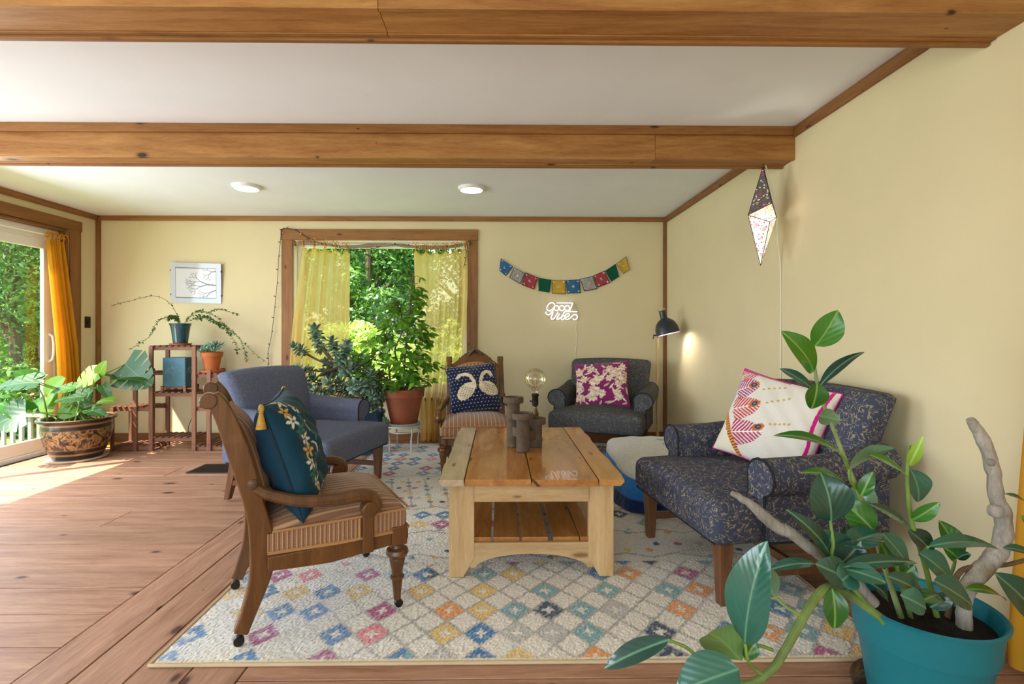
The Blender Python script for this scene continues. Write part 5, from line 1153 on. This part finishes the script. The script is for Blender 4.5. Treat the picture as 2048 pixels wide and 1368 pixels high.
VN = [[(560, 262), (545, 215), (500, 130), (440, 75), (355, 48), (250, 65), (90, 105), (10, 130)], [(545, 262), (500, 215), (440, 225), (400, 245), (355, 295), (340, 350), (265, 415), (150, 485)],
      [(610, 262), (640, 215), (700, 175), (770, 175), (870, 230), (960, 320), (1030, 375), (1130, 480), (1250, 575)], [(600, 262), (640, 215), (690, 180), (740, 175), (800, 185), (840, 160), (900, 160), (990, 185), (1040, 200)],
      [(600, 262), (660, 240), (740, 212), (820, 240), (900, 280), (950, 330), (1000, 410), (1030, 470), (1015, 500)], [(960, 320), (1030, 380), (1070, 450), (1090, 520), (1100, 580)], [(560, 262), (530, 225), (490, 215), (465, 235)], [(570, 262), (540, 230), (520, 210), (500, 225)],
      [(600, 262), (670, 238), (760, 225), (850, 262), (930, 320), (985, 365)]]
for k, s in enumerate(VN):
    q = random.Random(k); P = [at(220+x/4.02, 580+y/4.02, 4.96+0.10*math.sin(i*0.5+k)*(i > 0)) - vp.location for i, (x, y) in enumerate(s)]; C_ = crv(P, 7)
    vo = MB().tube(C_, 0.0022, 5).build('vine', W['green_stem'] if k != 0 else W['brown_stem'], vp)
    lb = MB(); dens = [1, 2, 3, 2, 4, 2, 5, 5, 5][k]
    for i in range(3, len(C_)):
        fr = i/len(C_); dn = dens if (k not in (2, 4, 8) or 0.2 < fr < 0.7) else 1
        for z in range(dn):
            if q.random() > 0.75: continue
            d = Vector((q.uniform(-1, 1), q.uniform(-1, 0.4), q.uniform(-0.8, 0.8))).normalized(); L = q.uniform(0.014, 0.030)*(1.35 if k in (4, 6, 7, 8) else 1.0)
            lb.add([Vector(v) for v in leaf_mb(L, L*0.55, 0.2, 0.1, 4, 1).v], leaf_mb(L, L*0.55, 0.2, 0.1, 4, 1).f, frame(d, (0, -0.5, 1), C_[i]+(C_[i-1]-C_[i])*q.random()))
    o = lb.build('vine_leaves', vine_m, vo, angle=180); o['kind'] = 'stuff'

# echeveria in terracotta
p0 = at(424, 740, 4.94); ec = thing('succulent', 'pale green succulent rosettes in an orange terracotta pot on the stand', 'potted plant', (p0.x, 4.94, 0.7455))
MB().lathe([(0.05, 0), (0.096, 0.001), (0.104, 0.012), (0.105, 0.022), (0.096, 0.022), (0.07, 0.012)], 30).build('saucer', W['terra2'], ec)
MB().lathe([(0.055, 0.013), (0.060, 0.016), (0.083, 0.150), (0.094, 0.151), (0.098, 0.195), (0.094, 0.198), (0.088, 0.196), (0.084, 0.17)], 36, cap=False).build('pot', W['terra2'], ec); soil(ec, 0.086, 0.172)
suc = M_leaf('succulent_leaf', '#5F8472', '#A9C6AE', 0.5, 0.05)
sl_ = [leaf_mb(0.062*k, 0.019*k, 0.5, -0.06, 6, 1) for k in (1.0, 0.75)]
sm = []
for b in sl_:
    o = b.build('leaf', suc, ec, angle=180, solid=0.004); sm.append(o)
cnt = 0; q = random.Random(5)
for (cx, cy, cz, R, cn) in ((0.035, -0.01, 0.245, 1.15, 26), (-0.045, -0.03, 0.225, 0.9, 20), (-0.085, 0.01, 0.24, 0.6, 12), (0.0, -0.07, 0.215, 0.9, 20), (0.06, -0.06, 0.21, 0.85, 18), (-0.02, 0.05, 0.235, 0.9, 16), (-0.06, -0.075, 0.20, 0.7, 14)):
    for i in range(cn):
        a = i*2.4; e = 0.15+1.25*(1-i/cn)**0.8*0.9; el = math.pi/2-e*1.0; d = Vector((math.cos(a)*math.cos(el), math.sin(a)*math.cos(el), math.sin(el)))
        m4 = frame(d, (0, 0, 1), (cx+d.x*0.008, cy+d.y*0.008, cz)) @ Matrix.Diagonal((R*1.4, R*1.3*(0.7+0.4*(1-i/cn)), R*1.3, 1))
        src = sm[cnt % 2]
        if cnt < 2: src.matrix_local = m4
        else: inst(src, ec, m4)
        cnt += 1
    o = MB().tube([(cx*0.6, cy*0.6, 0.175), (cx, cy, cz+0.01)], 0.008, 6).build('stem', W['green_stem'], ec)

# blue lantern box with embossed trees
W['bluebox'] = M_plain('blue_leather', '#3F6C7E', 0.55, var=0.08, scale=20, bump=0.2)
p0 = at(346, 770, 4.90); bx = thing('box_lamp', 'blue leather box lamp embossed with trees on the middle shelf', 'lamp', (p0.x+0.035, 4.955, 0.566)); s = 0.108
for sx in (-1, 1):
    for sy in (-1, 1): MB().box((sx*s-0.012, sy*s*0.9-0.012, 0), (sx*s+0.012, sy*s*0.9+0.012, 0.055)).build('foot', W['standx'], bx, False, bevel=0.002)
MB().box((-s*1.1, -s*0.98, 0.030), (s*1.1, s*0.98, 0.044)).build('base_frame', W['standx'], bx, False, bevel=0.003)
MB().box((-s, -s*0.9, 0.044), (s, s*0.9, 0.325)).build('leather_body', W['bluebox'], bx, False, bevel=0.004)
st = MB(); q = random.Random(3); silver = M_plain('silver_tooling', '#9DB3BA', 0.4, 0.3)
def tw(fn, p, a, L, d):
    e = (p[0]+L*math.cos(a), p[1]+L*math.sin(a)); st.tube([fn(*p), fn(*e)], 0.0013, 4)
    if d < 5:
        for sg in (-1, 1): tw(fn, e, a+sg*q.uniform(0.3, 0.7), L*0.74, d+1)
for fn in (lambda u, v: (u, -s*0.9-0.001, v), lambda u, v: (s+0.001, u*0.9, v)):
    tw(fn, (0.0, 0.105), math.pi/2, 0.045, 0)
    for i in range(15):
        for u in (-s*0.93, s*0.93): st.tube([fn(u, 0.055+i*0.0185), fn(u, 0.0615+i*0.0185)], 0.002, 5)
st.build('tooling', silver, bx)
put_tube(bx, 'power_cord', [bx.location+Vector(v) for v in ((0.02, 0.12, 0.05), (0.03, 0.17, -0.05), (0.01, 0.17, -0.18), (0.03, 0.16, -0.26), (-0.02, 0.16, -0.40), (0.0, 0.17, -0.52), (0.12, 0.17, -0.555), (0.28, 0.20, -0.50))], 0.003, W['cable_k'], 6)

# ---------------------------------------------------------------- monstera
dg = NT('dragon_glaze'); v = dg.coord(rnd=False); sp = dg.n('ShaderNodeSeparateXYZ'); tcn = dg.n('ShaderNodeTexCoord'); dg.l(tcn.outputs['Object'], sp.inputs[0])
f1 = dg.noise(v, 11, 5, 0.6, 2.5); bnd = dg.math('SINE', dg.math('MULTIPLY', sp.outputs[2], 120)); msk = dg.ramp(sp.outputs[2], [(0.10, (1, 1, 1)), (0.125, (0, 0, 0)), (0.27, (0, 0, 0)), (0.29, (1, 1, 1))])
sw_ = dg.ramp(f1, [(0.42, '#1E1814'), (0.50, '#6B4A2A'), (0.56, '#A07A4C'), (0.66, '#221A15')]); st_ = dg.ramp(bnd, [(0.3, '#201914'), (0.7, '#8A6538')])
W['dragon'] = dg.done(dg.bsdf(dg.mix(msk, sw_, st_), 0.28, 0, dg.bump(f1, 0.3, 0.006), coat=0.3))
mp_ = thing('monstera', 'potted monstera in a brown glazed relief pot beside the sliding door', 'potted plant', (-3.80, 4.56, 0.0))
MB().lathe([(0.18, 0), (0.215, 0.001), (0.225, 0.012), (0.225, 0.020), (0.20, 0.018), (0.15, 0.010)], 40).build('saucer', M_plain('clear_saucer', '#B9A68C', 0.4), mp_)
MB().lathe([(0.165, 0.012), (0.180, 0.020), (0.185, 0.035), (0.215, 0.10), (0.243, 0.18), (0.255, 0.26), (0.252, 0.33), (0.262, 0.345), (0.283, 0.352), (0.287, 0.368), (0.276, 0.376), (0.250, 0.372), (0.235, 0.352), (0.233, 0.32)], 56, cap=False).build('pot', W['dragon'], mp_); soil(mp_, 0.236, 0.325)
mon = M_bigleaf('monstera_leaf', '#173F10', '#35701C', '#6E9248', 0.42, 0.30, 90, None, 0.25, 0.003); monb = M_bigleaf('monstera_young_leaf', '#558A20', '#86B238', '#B4CC70', 0.4, 0.42, 90, None, 0.25, 0.003)
ML = [((80, 765), (-12, 778), 42, 4.30, (0.3, -0.55, 1), 1, 0), ((62, 762), (88, 752), 30, 4.40, (0, -0.6, 1), 0, 0), ((70, 765), (30, 742), 34, 4.42, (0.2, -0.5, 1), 0, 0), ((52, 826), (-10, 850), 56, 4.20, (0.4, -0.8, 0.7), 1, 0), ((52, 826), (-5, 808), 40, 4.28, (0.1, -0.5, 1), 0, 0), ((67, 822), (90, 795), 20, 4.5, (-0.3, -1, 0.4), 0, 0),
      ((96, 792), (131, 756), 40, 4.62, (-0.4, -1, 0.3), 0, 1), ((151, 776), (101, 786), 30, 4.45, (0, -0.5, 1), 1, 0), ((198, 746), (150, 776), 44, 4.60, (-0.2, -0.9, 0.8), 1, 1), ((199, 748), (213, 721), 17, 4.60, (0.3, -1, 0.2), 0, 1), ((170, 793), (109, 803), 38, 4.38, (0, -0.5, 1), 1, 0), ((168, 800), (187, 780), 26, 4.45, (0.2, -0.8, 0.7), 0, 0),
      ((228, 801), (192, 806), 18, 4.40, (0, -0.5, 1), 0, 1), ((250, 728), (304, 772), 62, 4.70, (-0.35, -1, 0.55), 1, 0), ((237, 758), (288, 764), 34, 4.62, (0, -0.12, 1), 0, 0), ((235, 758), (206, 750), 26, 4.62, (0, -0.1, 1), 0, 0), ((100, 795), (98, 836), 34, 4.62, (-0.2, -1, 0.1), 0, 1), ((150, 812), (118, 836), 34, 4.50, (0, -1, 0.4), 0, 1), ((180, 820), (212, 832), 22, 4.35, (0.2, -0.6, 1), 0, 0), ((160, 790), (178, 826), 30, 4.58, (0.2, -1, 0.2), 1, 0), ((205, 770), (222, 800), 16, 4.55, (0.5, -0.8, 0.3), 0, 0)]
for k, ((bx_, by_), (tx_, ty_), wpx, Yd, nr, spl, yng) in enumerate(ML):
    base = at(bx_, by_, Yd); tip = at(tx_, ty_, Yd-0.05)
    put_leaf(mp_, base, tip, wpx*Yd*1.15e-3*1.25, nr, monb if yng else mon, 0.12, 0.06, split=bool(spl), heart=1.0)
    fx = -3.80 + 0.16*math.sin(k*2.4); fy = 4.56+0.12*math.cos(k*1.7); mid = (Vector((fx, fy, 0.33))+base)/2 + Vector((0, 0, 0.05))
    mid = Vector((fx+(base.x-fx)*0.35, fy+(base.y-fy)*0.35, 0.33+(base.z-0.33)*0.62))
    put_tube(mp_, 'petiole', [(fx, fy, 0.325), mid, base], [0.008, 0.0045], W['green_stem'], 7)

# ---------------------------------------------------------------- jade plant in the blue pot
W['bluepot'] = M_plain('blue_glaze', '#1C5278', 0.15, var=0.2, scale=8, coat=0.5); jade_m = M_leaf('jade_leaf', '#35553F', '#86A086', 0.28, 0.05)
JX, JYY = at(733, 830, 4.74).x, 4.74
jd_ = thing('jade_plant', 'large jade plant in a glossy blue pot beneath the window', 'potted plant', (JX, JYY, 0.0))
MB().lathe([(0.115, 0), (0.12, 0.004), (0.165, 0.36), (0.178, 0.385), (0.178, 0.40), (0.168, 0.40), (0.158, 0.37), (0.15, 0.34)], 40, cap=False).build('pot', W['bluepot'], jd_); soil(jd_, 0.152, 0.345)
JC = [(325, 690, 1.3), (335, 730, 1.1), (350, 770, 1.0), (215, 780, 1.0), (250, 790, 0.9), (420, 755, 1.2), (440, 790, 1.1), (505, 765, 1.1), (490, 800, 1.0), (240, 900, 1.0), (290, 905, 0.9), (400, 870, 1.0), (470, 840, 1.2), (540, 850, 1.2), (590, 880, 1.1), (330, 960, 1.1), (390, 930, 1.1), (430, 900, 1.1), (500, 900, 1.2), (560, 930, 1.2), (620, 900, 1.2), (650, 940, 1.1), (690, 950, 1.1), (300, 1010, 1.1), (350, 1030, 1.1), (420, 990, 1.2), (480, 980, 1.2), (540, 1000, 1.2), (600, 990, 1.2), (650, 1010, 1.2), (700, 1010, 1.0), (725, 980, 0.9), (660, 1060, 1.1), (610, 1050, 1.1), (690, 1080, 1.0), (720, 1050, 0.9), (640, 1110, 1.0), (735, 1200, 0.6), (520, 1040, 1.1), (450, 1030, 1.1), (380, 1040, 1.0), (570, 870, 1.0), (270, 960, 1.0), (660, 1130, 0.9)]
lm1 = leaf_mb(0.054, 0.034, 0.2, 0.06, 6, 1).build('leaf', jade_m, jd_, angle=180, solid=0.005); lcount = 0; extra = MB(); q = random.Random(2)
trunkP = Vector((JX, JYY, 0.345)); forks = [Vector((JX-0.10, JYY, 0.62)), Vector((JX+0.05, JYY-0.05, 0.60)), Vector((JX-0.25, JYY, 0.80)), Vector((JX+0.12, JYY, 0.52))]
for f in forks[:2]: put_tube(jd_, 'branch', [trunkP, (trunkP+f)/2+Vector((0.02, 0, 0)), f], [0.022, 0.014], W['brown_stem'])
put_tube(jd_, 'branch', [forks[0], (forks[0]+forks[2])/2+Vector((0, 0, 0.03)), forks[2]], [0.015, 0.011], W['brown_stem']); put_tube(jd_, 'branch', [trunkP, (trunkP+forks[3])/2, forks[3]], [0.016, 0.01], W['brown_stem'])
for (zx, zy, sc) in JC:
    c = at(520+zx/2.91, 430+zy/2.91, q.uniform(4.56, 4.90)); f = min(forks, key=lambda g: (g-c).length + (0.25 if g.z > c.z+0.05 else 0))
    put_tube(jd_, 'branch', [f, f+(c-f)*0.55+Vector((0, 0, -0.02)), c], [0.009, 0.005], W['brown_stem'], 6, 4); ax = ((c-f).normalized()+Vector((0, 0, 0.7))).normalized(); sd = ax.orthogonal()
    for i in range(18):
        a = i*1.57+(i//4)*0.8; lev = i//4; d = (Matrix.Rotation(a, 3, ax) @ sd)*(1.0-0.12*lev)+ax*(-0.55+0.36*lev); pos = c+ax*(0.016*(lev-2)*sc) - jd_.location; m4 = frame(d, ax, pos) @ Matrix.Scale(sc*q.uniform(0.95, 1.3), 4)
        if lcount == 0: lm1.matrix_local = m4
        elif lcount < 300: inst(lm1, jd_, m4)
        else:
            b = leaf_mb(0.054, 0.034, 0.2, 0.06, 5, 1); extra.add(b.v, b.f, m4)
        lcount += 1
extra.build('foliage', jade_m, jd_, angle=180, solid=0.005)['kind'] = 'stuff'

# ---------------------------------------------------------------- ficus on the white metal stool
SXX, SYY = at(808, 880, 4.80).x, 4.80; wm = M_plain('white_painted_steel', '#D5D3CE', 0.35, 0.1)
so = thing('metal_stool', 'small round white metal stool under the ficus pot', 'stool', (SXX, SYY, RZ))
MB().lathe([(0.001, 0.226), (0.17, 0.226), (0.178, 0.232), (0.178, 0.244), (0.168, 0.244), (0.166, 0.236), (0.001, 0.236)], 40, cap=False).build('stool_top', wm, so)
MB().tube([(0.158*math.cos(a), 0.158*math.sin(a), 0.185) for a in np.linspace(0, 2*math.pi, 33)], 0.005, 8, cap=False).build('ring', wm, so)
for k in range(4):
    a = k*math.pi/2+0.65; c, s_ = math.cos(a), math.sin(a); P = crv([(0.13*c, 0.13*s_, 0.226), (0.160*c, 0.160*s_, 0.215), (0.162*c, 0.162*s_, 0.18), (0.148*c, 0.148*s_, 0.10), (0.150*c, 0.150*s_, 0.0)], 6)
    MB().tube(P, 0.0075, 8).build('leg', wm, so)
fc_ = thing('ficus', 'leafy ficus tree in a large terracotta pot in front of the window', 'potted plant', (SXX, SYY, RZ+0.2365))
MB().lathe([(0.105, 0.004), (0.142, 0.0), (0.150, 0.010), (0.152, 0.028), (0.146, 0.028), (0.142, 0.012), (0.10, 0.010)], 36).build('saucer', M_plain('clear_plastic_saucer', '#B9B6B0', 0.2), fc_)
MB().lathe([(0.118, 0.013), (0.124, 0.016), (0.176, 0.272), (0.190, 0.274), (0.197, 0.345), (0.192, 0.350), (0.182, 0.348), (0.172, 0.30)], 44, cap=False).build('pot', W['terra'], fc_); soil(fc_, 0.176, 0.305, M_plain('woodchip_mulch', '#4E3826', 0.95, var=0.6, scale=120, bump=1.0))
fm_ = M_leaf('ficus_leaf', '#3C7A1C', '#86B83A', 0.35, 0.4); fv = [leaf_mb(0.085, 0.040, 0.30, 0.06, 7, 1), leaf_mb(0.072, 0.036, 0.35, 0.10, 7, 1), leaf_mb(0.095, 0.042, 0.22, -0.05, 7, 1)]
fo_ = [b.build('leaf', fm_, fc_, angle=180) for b in fv]; q = random.Random(9); cnt = 0; extra = MB()
base = Vector((SXX, SYY, RZ+0.54)); stems = []
for (pts) in ([(805, 778), (808, 740), (812, 690), (818, 640), (822, 590), (826, 545)], [(782, 778), (778, 735), (774, 700), (768, 660)], [(802, 775), (800, 740), (790, 700), (805, 660), (800, 610)], [(810, 775), (822, 730), (838, 690), (845, 650)]):
    P = [at(x, y, 4.80) for x, y in pts]; P[0].z = base.z; put_tube(fc_, 'trunk', P, [0.011, 0.004], W['brown_stem'], 7); stems.append(crv(P, 6))
half = [(525, 6), (545, 16), (580, 24), (620, 42), (650, 58), (690, 78), (720, 92), (745, 96), (770, 78), (785, 40)]
cen = [(525, 826), (580, 822), (640, 806), (700, 790), (745, 792), (785, 815)]
tw_ = []
for k in range(150):
    y = 538+240*q.random()**0.62; hw = float(np.interp(y, [a for a, _ in half], [b for _, b in half])); cx = float(np.interp(y, [a for a, _ in cen], [b for _, b in cen])); r = q.uniform(-1, 1); dd = math.sqrt(max(0, 1-r*r))*q.uniform(-1, 1)
    c = at(cx+hw*r*0.95, y, 4.80+dd*hw*4.2e-3); s_ = min((p for st in stems for p in st), key=lambda p: (p-c).length+max(0, p.z-c.z+0.02)*1.5)
    if (c-s_).length > 0.03: put_tube(fc_, 'twig', [s_, (s_+c)/2+Vector((0, 0, 0.03)), c], [0.0035, 0.0018], W['brown_stem'], 5, 3)
    out = Vector((c.x-SXX, c.y-SYY, 0.0)); out = out.normalized() if out.length > 1e-3 else Vector((1, 0, 0))
    for i in range(6 if y > 560 else 3):
        pos = s_+(c-s_)*(1-0.11*i) if i < 5 else c; d = (out*0.7+Vector((q.uniform(-1, 1), q.uniform(-1, 1), q.uniform(-1.0, 0.25)))).normalized(); v_ = q.randrange(3)
        m4 = frame(d, (q.uniform(-0.4, 0.4), q.uniform(-0.9, 0.2), 0.8), pos+Vector((q.uniform(-1, 1), q.uniform(-1, 1), q.uniform(-1, 1)))*0.022-fc_.location) @ Matrix.Scale(q.uniform(0.85, 1.25), 4)
        if cnt < 3: fo_[cnt].matrix_local = m4
        elif cnt < 300: inst(fo_[v_], fc_, m4)
        else: extra.add(fv[v_].v, fv[v_].f, m4)
        cnt += 1
extra.build('foliage', M_leaf('ficus_foliage', '#3C7A1C', '#86B83A', 0.35, 0.4, True), fc_, angle=180)['kind'] = 'stuff'

# ---------------------------------------------------------------- rubber plant in the teal pot
W['tealpot'] = M_plain('teal_plastic', '#1B6F78', 0.38, var=0.05, spec=0.4); rub = M_bigleaf('rubber_leaf', '#14382E', '#2E6452', '#6E9A78', 0.20, 0.06, 240, '#5F8060', 0.14, 0.0011); rubg = M_bigleaf('rubber_leaf_green', '#1F5618', '#3D7A28', '#8CB060', 0.25, 0.12, 240, '#6E9458', 0.14, 0.0011); ruby = M_bigleaf('rubber_leaf_new', '#7FA83A', '#A8CC55', '#C9DE8A', 0.3, 0.3, 240, None, 0.14, 0.0011)
rp = thing('rubber_plant', 'sprawling rubber plant with driftwood in a teal plastic pot, nearest the viewer', 'potted plant', (1.285, 1.50, 0.0))
MB().lathe([(0.12, 0), (0.172, 0.001), (0.180, 0.012), (0.183, 0.030), (0.178, 0.030), (0.17, 0.010)], 44).build('saucer', M_pane('clear_saucer_plastic', (0.92, 0.93, 0.93), 0.8), rp)
MB().lathe([(0.130, 0.010), (0.138, 0.014), (0.166, 0.200), (0.175, 0.204), (0.184, 0.295), (0.192, 0.298), (0.194, 0.306), (0.188, 0.310), (0.180, 0.304), (0.168, 0.25)], 56, cap=False).build('pot', W['tealpot'], rp); soil(rp, 0.174, 0.258)
def A(x, y, Y=1.52): return at(x, y, Y)
SB = Vector((1.22, 1.50, 0.26)); G = W['green_stem']
put_tube(rp, 'stem', [SB, A(1765, 1120, 1.52), A(1745, 1060, 1.54), A(1715, 980), A(1685, 905), A(1660, 840), A(1640, 790), A(1630, 740), A(1627, 690)], [0.0085, 0.004], M_plain('rubber_stem', '#7C8A52', 0.6, var=0.25, scale=25), 8)
put_tube(rp, 'stem', [Vector((1.33, 1.50, 0.26)), A(1850, 1130, 1.5), A(1825, 1050, 1.5), A(1815, 980, 1.5), A(1815, 930, 1.5), A(1819, 890, 1.5)], [0.008, 0.004], G, 8)
put_tube(rp, 'stem', [Vector((1.13, 1.44, 0.27)), A(1672, 1135, 1.42), A(1666, 1085, 1.42), A(1660, 1035, 1.42)], [0.007, 0.004], G, 8)
put_tube(rp, 'stem', [Vector((1.15, 1.45, 0.27)), A(1690, 1185, 1.42), A(1655, 1175, 1.36), A(1628, 1200, 1.32), A(1598, 1250, 1.28), A(1570, 1300, 1.25), A(1545, 1338, 1.23), A(1505, 1365, 1.22), A(1470, 1372, 1.21)], [0.012, 0.011, 0.010, 0.008], M_plain('thick_green_stem', '#6E8244', 0.55, var=0.35, scale=14, bump=0.3), 10)
put_tube(rp, 'stem', [Vector((1.36, 1.50, 0.26)), A(1915, 1150, 1.5), A(1960, 1132, 1.5), A(2010, 1130, 1.5), A(2070, 1115, 1.5)], [0.008, 0.006], W['brown_stem'], 8)
put_tube(rp, 'stem', [Vector((1.25, 1.50, 0.26)), A(1800, 1160, 1.45), A(1790, 1120, 1.45)], [0.007, 0.005], G, 8); put_tube(rp, 'stem', [Vector((1.36, 1.54, 0.26)), A(1905, 1140, 1.6), A(1912, 1105, 1.6)], [0.006, 0.004], G, 8)
F = (0, -1, 0.25); UPN = (0.0, -0.35, 1); N1 = (-0.3, -1, 0.2)
RL = [((1630, 692), (1676, 620), 56, F, 1, 1.50), ((1627, 744), (1561, 662), 52, (0.2, -1, 0.2), 1, 1.50), ((1640, 772), (1729, 704), 26, (-0.5, -0.4, 0.8), 0, 1.50), ((1624, 778), (1558, 737), 28, (-0.3, -0.5, 0.9), 0, 1.50), ((1634, 766), (1622, 818), 46, (0, -1, 0.1), 1, 1.46), ((1638, 832), (1682, 842), 34, (0.1, 1, 0.2), 0, 1.50),
      ((1680, 906), (1545, 872), 34, (0, -0.45, 1), 1, 1.46), ((1698, 938), (1792, 896), 40, (0, 0.85, 0.5), 0, 1.50), ((1692, 968), (1600, 946), 28, (0, -0.5, 1), 1, 1.48), ((1662, 1042), (1640, 944), 86, (-0.1, -1, 0.35), 0, 1.40), ((1748, 1062), (1683, 1000), 56, (-0.2, -1, 0.3), 1, 1.50), ((1722, 992), (1746, 943), 26, (-0.6, -0.8, 0.2), 1, 1.50), ((1702, 975), (1755, 1012), 46, (0, 1, 0.2), 0, 1.56), ((1822, 1058), (1736, 1008), 32, (-0.2, -0.6, 0.9), 0, 1.48),
      ((1818, 932), (1846, 872), 20, (-0.6, -0.8, 0.1), 2, 1.50), ((1816, 956), (1738, 910), 32, (-0.1, -0.6, 0.9), 1, 1.48), ((1820, 938), (1836, 1004), 54, (0.1, -1, 0.3), 0, 1.54), ((1824, 1040), (1880, 1004), 28, (0, -0.9, 0.5), 1, 1.48),
      ((1856, 1094), (1998, 1099), 34, (0, -0.4, 1), 0, 1.42), ((1916, 1118), (1877, 1040), 46, F, 1, 1.58), ((1914, 1116), (1884, 1092), 30, F, 1, 1.56), ((1914, 1118), (1942, 1108), 26, UPN, 0, 1.56), ((1690, 1092), (1762, 1066), 46, (0, -0.6, 0.9), 0, 1.42), ((1762, 1066), (1818, 1135), 48, (0.4, -0.9, 0.5), 0, 1.42), ((1680, 1128), (1722, 1082), 60, (-0.1, -1, 0.5), 0, 1.44), ((1684, 1136), (1834, 1126), 34, (0, -0.4, 1), 0, 1.36), ((1690, 1138), (1772, 1166), 42, (0.1, -0.8, 0.8), 0, 1.36),
      ((1664, 1176), (1668, 1258), 46, (-0.1, -1, 0.1), 1, 1.34), ((1774, 1152), (1848, 1198), 42, (0.2, -0.9, 0.7), 0, 1.34), ((1800, 1190), (1852, 1218), 46, (0.2, -1, 0.5), 0, 1.32), ((1868, 1162), (1945, 1212), 58, (0.2, -0.9, 0.7), 0, 1.36), ((1930, 1180), (2012, 1202), 26, UPN, 1, 1.42), ((1738, 1165), (1775, 1202), 26, (0.2, -0.9, 0.6), 0, 1.40), ((1838, 1106), (1905, 1164), 56, (0.3, -0.9, 0.6), 0, 1.42), ((1815, 1060), (1868, 1112), 50, (0.3, -0.9, 0.6), 0, 1.50), ((1740, 1090), (1800, 1075), 50, (0, 0.4, 0.9), 0, 1.56), ((1780, 1130), (1760, 1085), 50, (-0.1, -1, 0.4), 1, 1.48), ((1795, 1160), (1830, 1130), 40, (-0.2, -1, 0.4), 1, 1.46), ((1880, 1190), (1840, 1205), 36, UPN, 1, 1.40), ((1690, 1120), (1640, 1060), 60, (-0.2, -1, 0.3), 0, 1.46), ((1662, 1120), (1570, 1018), 36, (-0.5, -0.6, 0.8), 0, 1.44), ((1705, 1110), (1690, 1050), 46, (0, -1, 0.2), 0, 1.52), ((1860, 1215), (1905, 1185), 30, (-0.2, -1, 0.5), 0, 1.42),
      ((1698, 1160), (1630, 1128), 58, (-0.1, -0.9, 0.6), 0, 1.36), ((1676, 1166), (1702, 1142), 50, (0.2, -0.9, 0.6), 0, 1.34), ((1630, 1128), (1536, 1142), 28, UPN, 0, 1.36), ((1548, 1192), (1520, 1132), 44, (0.2, 0.9, 0.4), 0, 1.30), ((1490, 1288), (1534, 1082), 96, (-0.98, -0.45, 0.1), 0, 1.20), ((1337, 1280), (1208, 1338), 44, (0, -0.55, 1), 0, 1.18), ((1482, 1322), (1416, 1268), 84, (-0.1, 0.9, 0.5), 1, 1.24), ((1478, 1338), (1352, 1385), 92, (-0.05, -0.75, 0.9), 0, 1.16), ((1490, 1318), (1512, 1280), 30, F, 1, 1.22),
      ((2066, 1022), (2008, 988), 22, UPN, 0, 1.45), ((2070, 1112), (2006, 1096), 28, UPN, 0, 1.45), ((2072, 1232), (1988, 1146), 66, (-0.2, -0.9, 0.5), 0, 1.42), ((2062, 1070), (2040, 1030), 24, F, 1, 1.45)]
for (b_, t_, wpx, nr, kind, Yd) in RL:
    put_leaf(rp, at(b_[0], b_[1], Yd), at(t_[0], t_[1], Yd+random.uniform(-0.05, 0.05)), wpx*Yd*1.05e-3, nr, (rub, rubg, ruby)[kind], 0.22, random.uniform(0.04, 0.12), n=16, m=4, wave=0.02)
for s in ([(1598, 1230, 1.28), (1570, 1212, 1.29), (1548, 1192, 1.30)], [(1522, 1348, 1.22), (1498, 1325, 1.2), (1490, 1286, 1.2)], [(1400, 1322, 1.2), (1374, 1296, 1.19), (1337, 1280, 1.18)], [(1400, 1322, 1.2), (1440, 1350, 1.2), (1480, 1372, 1.21)], [(1545, 1300, 1.25), (1515, 1292, 1.24), (1490, 1318, 1.22)], [(1715, 980, 1.52), (1700, 960, 1.5), (1698, 938, 1.5)], [(1700, 945, 1.52), (1690, 920, 1.48), (1680, 906, 1.46)], [(1840, 1110, 1.5), (1850, 1100, 1.44), (1856, 1094, 1.42)]):
    put_tube(rp, 'petiole', [A(*q_) for q_ in s], [0.0048, 0.0036], G, 7)
# driftwood pieces
dw = M_wood('driftwood_grain', '#837A6E', '#B8B1A6', 2, 0.9, None, 9, 7, bump=0.6)
def drift(name, label, pts, rad, knots):
    P = [A(*p) for p in pts]; t = thing(name, label, 'driftwood', P[-1]); C_ = crv(P, 6); q = random.Random(4)
    b = MB(); b.tube([p-t.location+Vector((q.uniform(-1, 1), q.uniform(-1, 1), q.uniform(-1, 1)))*0.0012 for p in C_], [float(np.interp(i/(len(C_)-1), np.linspace(0, 1, len(rad)), rad))*(1+0.06*math.sin(i*0.9)+0.05*q.random()) for i in range(len(C_))], 12)
    b.build('branch', dw, t, angle=70)
    for (x, y, Y, r) in knots:
        p = A(x, y, Y)-t.location; MB().rbox(p, (r*2, r*2, r*2.2), r*0.8, 2).build('knot', dw, t)
    return t
drift('driftwood', 'pale driftwood stick leaning out of the teal pot toward the coffee table', [(1464, 986, 1.40), (1500, 1008, 1.40), (1548, 1050, 1.42), (1582, 1066, 1.42), (1622, 1098, 1.43), (1662, 1128, 1.44), (1710, 1165, 1.45), (1745, 1205, 1.46)], [0.007, 0.012, 0.017, 0.016, 0.014, 0.014, 0.017, 0.018], [])
drift('driftwood', 'tall curved grey driftwood branch rising at the right of the teal pot', [(1940, 838, 1.52), (1958, 866, 1.52), (1976, 905, 1.52), (1988, 950, 1.52), (1992, 990, 1.52), (2004, 1025, 1.52), (2007, 1065, 1.52), (1998, 1100, 1.51), (1972, 1132, 1.50), (1942, 1165, 1.48), (1928, 1200, 1.46), (1930, 1262, 1.45)], [0.011, 0.017, 0.018, 0.018, 0.019, 0.022, 0.023, 0.024, 0.024, 0.022, 0.020, 0.018], [(1990, 1022, 1.50, 0.017), (1982, 925, 1.50, 0.009)])
